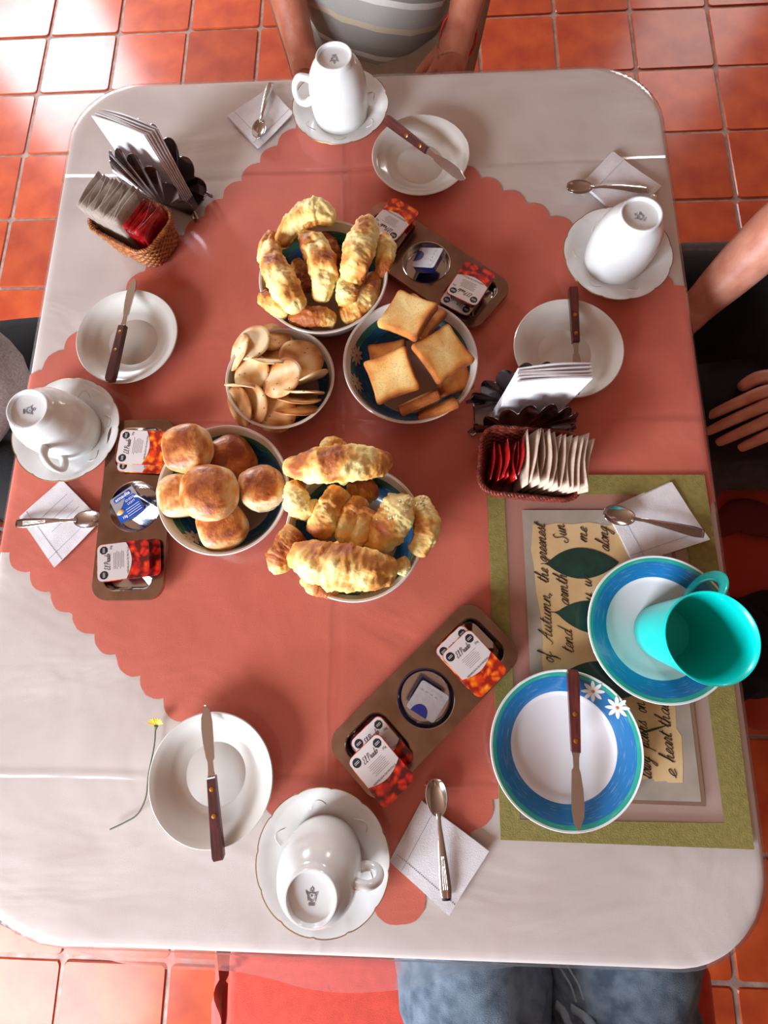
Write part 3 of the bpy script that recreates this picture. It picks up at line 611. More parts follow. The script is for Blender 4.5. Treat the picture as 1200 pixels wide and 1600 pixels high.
spots = [  # saucer extents in the photo, handle direction, stamp rotation, labels
    ((457, 606, 100, 230), 183, 'white china saucer under the overturned cup at the far end of the table', 'white china cup standing upside down at the far end, handle to the left'),
    ((881, 1051, 320, 472), 56, 'white china saucer with worn brown rim at the right edge of the table', 'white china cup standing upside down by the right edge, handle hidden'),
    ((23, 182, 593, 750), -78, 'white china saucer at the left edge of the table', 'white china cup standing upside down at the left edge, its handle toward the napkin'),
    ((400, 609, 1230, 1468), 0, 'white scalloped saucer nearest the viewer', 'white china cup standing upside down nearest the viewer, handle to the right')]
for i, (e, hd, l1, l2) in enumerate(spots):
    x, y, _r = cal(*e, S+.0185, .0725)
    s_ = sau0 if i == 0 else copy_tree(sau0); s_.location = (x, y, TZ+S); s_.rotation_euler = (0, 0, math.radians(i*23)); tag(s_, l1, 'saucer', 'saucers')
    c_ = cup0 if i == 0 else copy_tree(cup0); c_.location = (x, y, TZ+S+.0046); c_.rotation_euler = (0, 0, math.radians(hd)); tag(c_, l2, 'cup', 'upside-down cups')

# ------------------------------------------------------------------ white plates
V, F = lathe([(.001, 0), (.036, 0), (.038, .0015), (.050, .004), (.063, .013), (.0700, .0180), (.0712, .0192), (.0702, .0200), (.0665, .0188), (.062, .0165), (.052, .0075), (.044, .0050), (.036, .0044), (.0352, .0040), (.0344, .0040), (.0336, .0044), (.001, .0040)], 80)
pl0 = None
for e, lb in (((582, 733, 179, 305), 'small white plate at the far end with a knife leaning over its right rim'), ((803, 975, 467, 622), 'small white plate by the right edge, partly behind the napkin holder'),
              ((122, 274, 455, 597), 'small white plate near the left edge with a knife across it'), ((232, 426, 1113, 1328), 'white plate at the lower left beside the yellow flower')):
    x, y, _r = cal(*e, S+.0195, .0712)
    o = mesh('plate', V, F, m_cream) if pl0 is None else pl0.copy()
    if pl0 is None: pl0 = o
    else: COL.objects.link(o)
    o.location = (x, y, TZ+S); tag(o, lb, 'plate', 'small white plates')
# ------------------------------------------------------------------ blue rimmed plates with daisies
def daisy(parent, x, y, z, s, rz=0, tilt=None, n=8, wm=None, name='daisy'):
    d = empty(name, (x, y, z), rz); d.parent = parent
    if tilt: d.rotation_euler = tilt
    P = []
    for k in range(n):
        a = 2*math.pi*k/n; L = s; pts = []
        for t in [i/10 for i in range(11)]:
            w = s*.20*math.sin(math.pi*min(t*.9+.05, 1))**.8; pts.append((t*L, w))
        ol = [(p[0], p[1]) for p in pts]+[(p[0], -p[1]) for p in pts[::-1]]
        Vp, Fp = prism([(x_+s*.16, y_) for x_, y_ in ol], 0, .0003); P.append(xf((Vp, Fp), Matrix.Rotation(a, 4, 'Z')))
    V, F = join(*P); mesh('petals', V, F, wm or m_dwhite, d, smooth=False)
    V, F = lathe([(.001, 0), (s*.2, 0), (s*.16, .0005), (.001, .0007)], 12); mesh('centre', V, F, m_dmid, d)
    return d
prof = [(.001, 0), (.048, 0), (.050, .0015), (.062, .0050), (.0795, .0150), (.0832, .0172), (.0836, .0182), (.0828, .0190), (.0800, .0184), (.0600, .0110), (.0570, .0085), (.0520, .0046), (.001, .0040)]
Vb, Fb = lathe(prof, 96)
for k, (e, lb) in enumerate((((768, 1004, 1046, 1302), 'blue rimmed plate with two white daisies and a knife on it'), ((917, 1153, 870, 1100), 'blue rimmed plate under the turquoise mug'))):
    x, y, _r = cal(*e, S+.0200, .0836)
    r = empty('blue_plate', (x, y, TZ+S+.002), 0, lb, 'plate', 'blue rimmed plates'); mesh('dish', Vb, Fb, m_bplate, r)
    if k == 0:
        for px, py in ((926, 1080), (963, 1105)):
            p = pt(px, py, S+.0165); dx, dy = p.x-x, p.y-y; a = math.atan2(dy, dx); rr = math.hypot(dx, dy)
            zz = .0110+(rr-.06)*.0074/.02+.0006
            daisy(r, dx, dy, zz, .0108, 0, (-.36*math.sin(a)*-1, -.36*math.cos(a), 0))
BP = (x, y)
# ------------------------------------------------------------------ turquoise mug
mug = empty('mug', (.3035, -.0325, TZ+S+.0064), 0, 'turquoise plastic mug standing on the blue rimmed plate', 'mug')
V, F = lathe([(.0295, 0), (.0315, .001), (.0345, .02), (.0385, .05), (.0440, .084), (.0455, .0900), (.0452, .0912), (.0440, .0908), (.0424, .084), (.0370, .05), (.0330, .02), (.0300, .004), (.001, .0035), (.001, 0)], 72, closed=True)
mesh('body', V, F, m_teal, mug, sharp=60)
hp = catmull([(.036, 0, .022), (.052, 0, .021), (.066, 0, .032), (.071, 0, .05), (.067, 0, .068), (.056, 0, .078), (.042, 0, .078)], 30)
V, F = tube(hp, .0062, 12, up=Vector((0, 1, 0)), flat=.35)
V = [Vector(v) for v in V]; h = mesh('handle', V, F, m_teal, mug, rot=(0, 0, math.radians(62)), sharp=None)

# ------------------------------------------------------------------ bowls
BO = {}
def bowl(key, ext, h, lb, daisies=(), inner=None):
    x, y, r = cal(*ext, S+h); BO[key] = (x, y, r, h)
    o = empty('bowl', (x, y, TZ+S), 0, lb, 'bowl', 'daisy pattern bowls'); it = inner or r*.62
    prof = [(.001, 0), (r*.45, 0), (r*.47, .003), (r*.66, .008), (r*.86, h*.45), (r*.97, h*.93), (r, h), (r-.0012, h+.0012), (r-.0034, h+.0006), (r*.90, h*.80), (r*.80, h*.42), (it, .0085), (it*.9, .007), (.001, .0065)]
    V, F = lathe(prof, 88); mesh('body', V, F, bowl_glaze_k(key, r, it, h), o); return o, r
def bowl_glaze_k(key, r, it, h):
    M.pop('bowl_glaze', None); return bowl_glaze(r, it)
b1, r1 = bowl('top', (403, 608, 345, 520), .055, 'round bowl heaped with long pale croissants, farthest of the five bowls')
b2, r2 = bowl('crk', (352, 523, 512, 670), .045, 'smallest bowl, filled with round crackers')
b3, r3 = bowl('tst', (537, 746, 468, 663), .050, 'daisy pattern bowl holding square toasts')
b4, r4 = bowl('bun', (246, 450, 663, 870), .050, 'daisy pattern bowl holding glazed bread buns')
b5, r5 = bowl('cro', (444, 664, 728, 940), .055, 'bowl heaped with croissants, nearest of the five bowls')
def bowl_daisy(b, key, px, py, s=.0115):
    x, y, r, h = BO[key]; p = pt(px, py, S+h*.66); dx, dy = p.x-x, p.y-y; a = math.atan2(dy, dx); rr = r*.875+.0
    # stand on the inner wall at two thirds of its height
    d = empty('daisy', ((rr-.0022)*math.cos(a), (rr-.0022)*math.sin(a), h*.66), 0); d.parent = b
    n = Vector((-math.cos(a)*.88, -math.sin(a)*.88, .48)); d.rotation_euler = n.to_track_quat('Z', 'Y').to_euler()
    P = []
    for k in range(9):
        ol = [(t*s, s*.19*math.sin(math.pi*min(t*.9+.05, 1))**.8) for t in [i/8 for i in range(9)]]
        ol = ol+[(p_[0], -p_[1]) for p_ in ol[::-1]]; P.append(xf(prism([(x_+s*.16, y_) for x_, y_ in ol], 0, .0003), Matrix.Rotation(2*math.pi*k/9, 4, 'Z')))
    V, F = join(*P); mesh('petals', V, F, m_dgrey, d, smooth=False)
    V, F = lathe([(.001, 0), (s*.2, 0), (s*.16, .0005), (.001, .0007)], 12); mesh('centre', V, F, m_dmid, d)
bowl_daisy(b3, 'tst', 561, 556); bowl_daisy(b3, 'tst', 560, 597); bowl_daisy(b4, 'bun', 303, 838); bowl_daisy(b4, 'bun', 345, 856); bowl_daisy(b5, 'cro', 575, 928)

# ------------------------------------------------------------------ pastries
def pastry(name, lb, cat, P, rad, seed, group, segs=5, ridge=.14, rough=.13, flat=.85, tone=0.0, slant=.7, nl=92, nc=40):
    if ridge <= .14: ridge = .065
    tone += .05
    W = [pt(x, y, S+h) for x, y, h in P]; C_ = catmull(W, nl); rr = random.Random(seed); off = Vector((seed*3.1, seed*1.7, 0)); V = []; F = []; A = []
    for i, p in enumerate(C_):
        t = i/(nl-1); tg = (C_[min(i+1, nl-1)]-C_[max(i-1, 0)]).normalized(); s = tg.cross(Vector((0, 0, 1))).normalized(); u = s.cross(tg)
        r = lerp_list(rad, t); endk = min(1, math.sqrt(max(0, 1-(1-min(t, 1-t)/.07)**2)) if min(t, 1-t) < .07 else 1)
        for j in range(nc):
            a = 2*math.pi*j/nc; ph = (t*segs+slant*math.sin(a)*.5+.3*math.sin(seed)) % 1.0
            saw = (ph**.6 if ph < .88 else (1-ph)/.12*(.88**.6)); dirv = s*math.cos(a)+u*math.sin(a)*flat
            nz = noise.noise(dirv*1.6+p*38+off); nf = noise.noise(p*160+dirv*5+off)
            tr = noise.noise(dirv*3.2+p*90+off); k = r*max(endk, .12)*(1+ridge*(saw-.6)+rough*1.7*nz+rough*.7*nf+rough*1.6*max(0, tr-.05)+rough*.5*noise.noise(p*420+dirv*9)); q = p+dirv*k; V.append(q)
            A.append(min(1, max(0, .30+tone+.22*(saw-.5)+1.15*noise.noise(q*30+off)+.10*math.sin(a)-.5*max(0, tr)+(.14 if math.sin(a) < -.2 else 0))))
    for i in range(nl-1):
        for j in range(nc): j2 = (j+1) % nc; F.append((i*nc+j, (i+1)*nc+j, (i+1)*nc+j2, i*nc+j2))
    F.append(tuple(range(nc))); F.append(tuple((nl-1)*nc+j for j in reversed(range(nc))))
    c = Vector((sum(v.x for v in V)/len(V), sum(v.y for v in V)/len(V), min(v.z for v in V)))
    o = mesh(name, [v-c for v in V], F, m_past, None, c, sharp=None, attr=A)
    me = o.data; bm = bmesh.new(); bm.from_mesh(me); bmesh.ops.recalc_face_normals(bm, faces=bm.faces); bm.to_mesh(me); bm.free()
    return tag(o, lb, cat, group)
g1 = 'croissants in the farthest bowl'
pastry('croissant', 'pale torn croissant at the back of the farthest bowl, curving over the rim', 'croissant', [(436, 385, .05), (462, 348, .07), (492, 330, .078), (524, 344, .07)], [.009, .015, .0165, .009], 1, g1, ridge=.10)
pastry('croissant', 'long pale croissant along the left side of the farthest bowl', 'croissant', [(423, 378, .066), (428, 415, .072), (446, 450, .074), (469, 488, .062)], [.009, .0185, .0185, .012], 2, g1)
pastry('croissant', 'browned croissant tip sticking out above the left side of the farthest bowl', 'croissant', [(427, 362, .05), (416, 385, .048), (414, 412, .045)], [.006, .010, .010], 3, g1, tone=.2)
pastry('croissant', 'twisted golden croissant in the middle of the farthest bowl, in three coils', 'croissant', [(472, 368, .062), (490, 384, .072), (503, 412, .074), (505, 440, .068), (500, 474, .055)], [.009, .0165, .018, .016, .009], 4, g1, segs=3, ridge=.30, tone=.12)
pastry('croissant', 'long pale croissant on the right of the farthest bowl, brown patch near its far end', 'croissant', [(576, 344, .064), (566, 375, .076), (556, 410, .078), (546, 444, .064)], [.012, .0195, .0195, .013], 5, g1)
pastry('croissant', 'thin flat croissant piece hanging over the right rim of the farthest bowl', 'croissant', [(597, 366, .052), (603, 385, .058), (600, 412, .056), (591, 436, .048)], [.008, .012, .011, .006], 6, g1, flat=.6)
pastry('croissant', 'short golden croissant end at the near right of the farthest bowl', 'croissant', [(541, 440, .058), (540, 458, .062), (543, 478, .056)], [.013, .015, .011], 7, g1, tone=.05)
pastry('croissant', 'pale croissant lying low along the near right rim of the farthest bowl', 'croissant', [(584, 428, .046), (574, 462, .048), (555, 484, .048), (532, 497, .046)], [.010, .015, .015, .010], 8, g1)
pastry('croissant', 'golden croissant lying against the near rim of the farthest bowl', 'croissant', [(452, 500, .046), (478, 495, .054), (505, 496, .054), (524, 502, .046)], [.008, .0125, .0125, .009], 9, g1, tone=.08)
pastry('croissant', 'yellow brown croissant sticking over the near left rim of the farthest bowl', 'croissant', [(410, 464, .054), (420, 470, .058), (434, 482, .056), (447, 498, .048)], [.009, .0115, .0115, .007], 10, g1, tone=.05)
pastry('croissant', 'small brown croissant piece deep in the middle of the farthest bowl', 'croissant', [(462, 410, .035), (474, 430, .04), (482, 456, .036)], [.009, .011, .009], 11, g1, tone=.35)
pastry('croissant', 'dark orange croissant deep at the back of the farthest bowl', 'croissant', [(504, 368, .036), (518, 388, .04), (524, 412, .036)], [.009, .011, .009], 12, g1, tone=.4)
g2 = 'croissants in the nearest bowl'
pastry('croissant', 'long croissant lying across the far rim of the nearest bowl', 'croissant', [(443, 730, .064), (485, 728, .078), (535, 725, .080), (580, 722, .074), (613, 718, .062)], [.008, .0185, .0225, .018, .008], 21, g2, tone=.0)
pastry('croissant', 'small round croissant end peeping out behind the far rim of the nearest bowl', 'croissant', [(505, 704, .060), (520, 698, .064), (538, 706, .056)], [.010, .012, .010], 22, g2)
pastry('croissant', 'crescent shaped yellow croissant at the left of the nearest bowl, below the long one', 'croissant', [(462, 752, .058), (462, 778, .064), (478, 796, .062), (500, 788, .05)], [.009, .0155, .014, .008], 23, g2)
pastry('croissant', 'golden brown croissant with coarse sugar left of the centre of the nearest bowl', 'croissant', [(531, 762, .062), (520, 785, .066), (506, 812, .068), (494, 838, .058)], [.013, .0145, .0165, .012], 24, g2, segs=2, ridge=.2, tone=.25)
pastry('croissant', 'narrow pale roll in the centre of the nearest bowl', 'croissant', [(565, 778, .064), (553, 800, .068), (541, 825, .066), (535, 848, .056)], [.011, .0125, .0125, .010], 25, g2, segs=2, ridge=.25)
pastry('croissant', 'narrow browned roll right of the centre of the nearest bowl', 'croissant', [(577, 798, .066), (570, 815, .070), (562, 835, .066), (555, 856, .054)], [.012, .0125, .012, .010], 26, g2, segs=2, ridge=.22, tone=.12)
c27 = pastry('croissant', 'thick croissant crusted with sugar lumps on the right of the nearest bowl', 'croissant', [(640, 782, .062), (622, 800, .072), (604, 830, .070), (582, 862, .052)], [.012, .020, .0195, .013], 27, g2)
pastry('croissant', 'curved croissant hanging over the right rim of the nearest bowl', 'croissant', [(650, 778, .05), (664, 805, .056), (666, 835, .058), (648, 868, .056)], [.010, .014, .015, .010], 28, g2, tone=.05)
pastry('croissant', 'big pale flaky croissant lying across the near side of the nearest bowl', 'croissant', [(455, 864, .066), (490, 876, .080), (535, 885, .084), (580, 890, .078), (618, 888, .062)], [.012, .022, .0245, .0225, .013], 29, g2, rough=.13)
pastry('croissant', 'brown topped croissant end poking out at the lower left of the nearest bowl', 'croissant', [(470, 832, .058), (450, 850, .062), (436, 872, .060), (440, 894, .05)], [.014, .0165, .014, .010], 30, g2, tone=.25)
pastry('croissant', 'thin golden croissant hanging over the near left rim of the nearest bowl', 'croissant', [(474, 898, .050), (498, 914, .054), (530, 926, .048)], [.010, .013, .009], 31, g2, tone=.05, flat=.6)
pastry('croissant', 'tiny croissant tip at the near right rim of the nearest bowl', 'croissant', [(624, 872, .056), (630, 884, .056), (626, 898, .052)], [.007, .008, .006], 32, g2)
pastry('croissant', 'dark orange croissant deep under the long one in the nearest bowl', 'croissant', [(545, 764, .040), (566, 768, .044), (588, 764, .038)], [.012, .015, .012], 33, g2, tone=.4)
# sugar lumps on one croissant: one joined part
P = []
for k in range(70):
    t = R_.random(); base = catmull([pt(640, 782, S+.062), pt(622, 800, S+.072), pt(608, 825, S+.071)], 20)[int(t*19)]; a = R_.uniform(.2, math.pi-.2)
    q = base+Vector((math.cos(a)*.018+R_.uniform(-.003, .003), R_.uniform(-.006, .006), math.sin(a)*.0155)); s = R_.uniform(.0012, .0024)
    V, F = lathe([(.0004, -s), (s*.8, -s*.5), (s, 0), (s*.8, s*.5), (.0004, s)], 6); P.append(([Vector(v)+q-c27.location for v in V], F))
V, F = join(*P); tag(mesh('sugar_lumps', V, F, m_sugar, c27), kind='stuff')

# ------------------------------------------------------------------ buns
def bun(lb, px, py, h, r, seed, flatz=.62, tear=None, sq=.55, tone=0, rz=0, tilt=(0, 0)):
    c = pt(px, py, S+h); V = []; F = []; A = []; n1, n2 = 26, 40; off = Vector((seed*2.3, seed*5.1, 0))
    for i in range(n1+1):
        th = math.pi*i/n1
        for j in range(n2):
            ph = 2*math.pi*j/n2; d = Vector((math.sin(th)*math.cos(ph), math.sin(th)*math.sin(ph), math.cos(th)))
            def se(v, e): return math.copysign(abs(v)**e, v)
            q = Vector((se(math.sin(th), .8)*se(math.cos(ph), .62+.38*(1-sq)), se(math.sin(th), .8)*se(math.sin(ph), .62+.38*(1-sq)), se(math.cos(th), .8)*flatz))
            q *= r*(1+.07*noise.noise(d*1.5+off)+.018*noise.noise(d*7+off)); cr = .16+tone+.62*max(0, d.z)**1.6-.30*max(0, -d.z)+.5*noise.noise(d*2.2+off)+.25*noise.noise(d*9+off)
            if tear:
                ta = math.radians(tear); e = d.x*math.cos(ta)+d.y*math.sin(ta)
                if e > .62: q += Vector((math.cos(ta), math.sin(ta), 0))*r*.16*noise.noise(d*9+off)-Vector((0, 0, 1))*r*.25*(e-.62); cr -= (e-.62)*3.2
            V.append(q); A.append(min(1, max(0, cr)))
    for i in range(n1):
        for j in range(n2): j2 = (j+1) % n2; F.append((i*n2+j, (i+1)*n2+j, (i+1)*n2+j2, i*n2+j2))
    o = mesh('bread_bun', V, F, m_bun, None, c, (tilt[0], tilt[1], rz), sharp=None, attr=A)
    bm = bmesh.new(); bm.from_mesh(o.data); bmesh.ops.remove_doubles(bm, verts=bm.verts, dist=1e-5); bmesh.ops.recalc_face_normals(bm, faces=bm.faces); bm.to_mesh(o.data); bm.free()
    return tag(o, lb, 'bread bun', 'glazed bread buns')
bun('squarish glazed bun resting on the upper left rim of the bun bowl', 293, 701, .066, .0295, 1, rz=.1, tilt=(.15, -.1))
bun('brown bun lying low at the back of the bun bowl', 361, 718, .038, .0295, 2, tone=.15, rz=.6, tilt=(.2, .2))
bun('largest bun on top in the middle of the bun bowl, torn on its right side', 327, 770, .068, .0330, 3, tear=0, sq=.3)
bun('bun with torn pale sides at the right of the bun bowl', 409, 762, .046, .0275, 4, tear=-80, rz=.3, tilt=(-.1, .15))
bun('glazed bun at the near side of the bun bowl', 348, 822, .042, .0290, 5, rz=.5, flatz=.6, tilt=(.1, 0))
bun('pale bun half hidden at the left of the bun bowl', 282, 774, .044, .0270, 6, tone=-.28, rz=.2)

# ------------------------------------------------------------------ crackers and toast
def basis(normal, spin):
    n = Vector(normal).normalized(); x = Vector((1, 0, 0))-n*n.x
    if x.length < .2: x = Vector((0, 1, 0))-n*n.y
    x.normalize(); y = n.cross(x); return (Matrix((x, y, n)).transposed() @ Matrix.Rotation(spin, 3, 'Z')).to_euler()
def cracker(lb, px, py, h, r, nrm, seed, tone=0):
    n = 40; rings = 7; V = []; F = []; A = []; off = Vector((seed*1.3, 0, seed*.7)); th = .0028
    for side in (1, -1):
        for k in range(rings+1):
            q = r*k/rings
            for j in range(n):
                a = 2*math.pi*j/n; rr_ = q*(1+.03*noise.noise(Vector((math.cos(a), math.sin(a), seed))))
                x, y = rr_*math.cos(a), rr_*math.sin(a); z_ = .0014*noise.noise(Vector((x*45, y*45, seed)))+.0012*math.sin(a*2+seed)*(k/rings)**2
                V.append((x, y, z_+side*th*.5*(1-.55*(k/rings)**6)))
                A.append(min(1, max(0, .24+tone*1.5+.28*(k/rings)**5+.7*noise.noise(Vector((x*60, y*60, seed+side))))))
    N1 = (rings+1)*n
    for s in (0, 1):
        for k in range(rings):
            for j in range(n):
                j2 = (j+1) % n; f = (s*N1+k*n+j, s*N1+(k+1)*n+j, s*N1+(k+1)*n+j2, s*N1+k*n+j2); F.append(f if s == 0 else f[::-1])
    for j in range(n): j2 = (j+1) % n; F.append((rings*n+j, N1+rings*n+j, N1+rings*n+j2, rings*n+j2))
    return tag(mesh('round_cracker', V, F, m_crack, None, pt(px, py, S+h), basis(nrm, seed), sharp=None, attr=A), lb, 'cracker', 'round crackers')
CK = [('pale round cracker on top at the far left of the cracker bowl', 393, 536, .058, .0262, (-.25, .15, 1), -.15), ('cracker tucked under the pale one at the far left of the cracker bowl', 373, 550, .050, .0255, (-.75, .1, .75), .05),
 ('brown cracker standing behind the others at the far side of the cracker bowl', 425, 527, .044, .0250, (.1, .35, 1), .25), ('cracker lying behind, between the pale one and the broad brown one', 434, 545, .046, .0240, (0, .2, 1), .2),
 ('broad brown cracker at the far right of the cracker bowl', 471, 560, .050, .0280, (.35, .1, 1), .12), ('cracker seen from its edge in the middle of the cracker bowl', 423, 562, .056, .0240, (.05, .75, .6), -.05),
 ('cracker half hidden at the left of the speckled one', 393, 583, .054, .0250, (-.3, -.1, 1), 0), ('speckled greyish cracker on top in the centre of the cracker bowl', 440, 591, .066, .0275, (-.35, .12, 1), .1),
 ('thin cracker edge at the left side of the cracker bowl', 381, 604, .048, .0235, (.16, .93, .38), -.1), ('tilted cracker seen edge-on at the right of the cracker bowl', 480, 593, .052, .0280, (-.38, .90, .40), -.1),
 ('first of the three cracker edges stacked at the near right', 473, 613, .054, .0270, (.05, .92, .36), .0), ('second of the three cracker edges stacked at the near right', 468, 625, .050, .0268, (.05, .86, .52), .12),
 ('lowest of the three cracker edges stacked at the near right', 463, 640, .044, .0268, (.0, .78, .62), .15), ('brown cracker lying at the near side of the cracker bowl', 430, 643, .042, .0270, (0, -.35, 1), .2),
 ('brown cracker at the near left of the cracker bowl', 393, 632, .046, .0265, (-.5, -.45, .9), .12), ('outermost cracker at the near left rim', 375, 636, .042, .0255, (-.7, -.5, .7), .2)]
for i, (lb, px, py, h, r, n_, t) in enumerate(CK): cracker(lb, px, py, h, r, n_, i+1, t)
def toast(lb, px, py, h, s, nrm, spin, seed, tone=0, asp=1.0):
    n = 64; V = []; F = []; A = []; T = .0105
    def out(a, k):
        c, s_ = math.cos(a), math.sin(a); e = .36; x = math.copysign(abs(c)**e, c); y = math.copysign(abs(s_)**e, s_)
        pin = 1-.13*(math.cos(2*a)**2); return Vector((x*pin, y*pin*asp))*s*.5*k
    layers = [(0, T/2, 0.0)]+[(k, T/2-(.0004 if k > .9 else 0), c) for k, c in ((.25, .0), (.5, .05), (.7, .18), (.82, .38), (.90, .6), (.96, .85))]+[(1.0, T/2-.0016, 1), (1.01, 0, .85), (1.0, -T/2+.0016, 1)]+[(k, -T/2, c) for k, c in ((.96, .8), (.90, .5), (.82, .25), (.5, .05), (.25, 0), (0, 0))]
    for k, z_, c in layers:
        for j in range(n):
            a = 2*math.pi*j/n; q = out(a, k); w = .0006*noise.noise(Vector((q.x*90, q.y*90, seed)))
            V.append((q.x, q.y, z_+w)); A.append(min(1, max(0, .20+tone+.62*c+.5*noise.noise(Vector((q.x*35, q.y*35, seed*1.7))))))
    for k in range(len(layers)-1):
        for j in range(n): j2 = (j+1) % n; F.append((k*n+j, (k+1)*n+j, (k+1)*n+j2, k*n+j2))
    o = mesh('toast', V, F, m_toast, None, pt(px, py, S+h), basis(nrm, spin), sharp=None, attr=A)
    bm = bmesh.new(); bm.from_mesh(o.data); bmesh.ops.remove_doubles(bm, verts=bm.verts, dist=1e-6); bmesh.ops.recalc_face_normals(bm, faces=bm.faces); bm.to_mesh(o.data); bm.free()
    return tag(o, lb, 'toast', 'square toasts')
toast('square toast on top at the far side of the toast bowl, leaning over the rim', 637, 493, .072, .0610, (-.10, .12, 1), -.53, 1)
toast('toast hidden behind the far top slice, its brown crust showing', 653, 497, .058, .0590, (.05, .15, 1), -.60, 2, .15)
toast('square toast on the right of the toast bowl', 692, 553, .066, .0625, (.18, .0, 1), .63, 3, .03)
toast('golden square toast with coarse holes on the near left of the toast bowl', 612, 587, .064, .0600, (-.12, -.15, 1), .33, 4, .1)
toast('brown toast lying deep behind the near left slice', 607, 562, .036, .0540, (-.1, .1, 1), .1, 5, .35)
toast('toast standing on edge at the near rim, first of two', 654, 629, .046, .0560, (-.40, .80, .50), .1, 6, .18, .7)
toast('toast standing on edge at the near rim, second of two', 684, 640, .040, .0560, (-.40, .80, .50), .0, 7, .18, .7)
toast('brown toast lying under the right slice at the right rim', 706, 586, .044, .0520, (.35, -.1, .9), .35, 8, .35)

# ------------------------------------------------------------------ trays, jam and butter
def make_tray():
    r = empty('serving_tray', (0, 0, 0)); Wd, Ln = .090, .236; H = .013
    out = [(p[0], p[1]) for p in rrect(Ln, Wd, .020, 8)]
    h1 = [(p[0]-.077, p[1]) for p in rrect(.058, .062, .015, 8)]; h2 = [(p[0]+.077, p[1]) for p in rrect(.058, .062, .015, 8)]
    h3 = [(.0325*math.cos(2*math.pi*i/48), .0325*math.sin(2*math.pi*i/48)) for i in range(48)]
    me = curve_mesh('plate', [(out, True), (h1, True), (h2, True), (h3, True)], fill2d=True, extrude=.0005); me.materials.append(m_tray); link('plate', me, r, (0, 0, H))
    def skirt(o, z0, z1, s0, s1, cx=0):
        n = len(o); return ([((x-cx)*s0+cx, y*s0, z0) for x, y in o]+[((x-cx)*s1+cx, y*s1, z1) for x, y in o], [(i, (i+1) % n, n+(i+1) % n, n+i) for i in range(n)])
    V, F = skirt(out, H-.005, H, 1.008, 1.0); mesh('rolled_edge', V, F, m_tray, r)
    for o, cx in ((h1, -.077), (h2, .077), (h3, 0)):
        n = len(o); V = []; F = []
        for s_, z_ in ((1.03, H+.0009), (1.0, H+.0004), (.965, H-.003), (.92, .003), (.86, .0012), (.0, .0010)):
            V += [((x-cx)*s_+cx, y*s_, z_) for x, y in o]
        for k in range(5):
            for i in range(n): F.append((k*n+i, k*n+(i+1) % n, (k+1)*n+(i+1) % n, (k+1)*n+i))
        mesh('well', V, F, m_steel, r)
    return r
tr0 = make_tray()
def ang(px0, py0, px1, py1, h=.014):
    d = pt(px1, py1, S+h)-pt(px0, py0, S+h); return math.atan2(d.y, d.x)
TR = [((665, 1091), (597, 1162), (731, 1025), 'stainless steel tray with three wells, lying diagonally beside the placemat'),
      ((210, 791), (203, 874), (218, 708), 'stainless steel tray with three wells on the left, beside the bun bowl'),
      ((666, 410), (607, 371), (727, 452), 'stainless steel tray with three wells at the far side, beyond the toast bowl')]
for i, (c, a, b, lb) in enumerate(TR):
    o = tr0 if i == 0 else copy_tree(tr0); o.location = pt(*c, S+.0135); o.location.z = TZ+S; o.rotation_euler = (0, 0, ang(*a, *b)); tag(o, lb, 'tray', 'stainless steel trays')
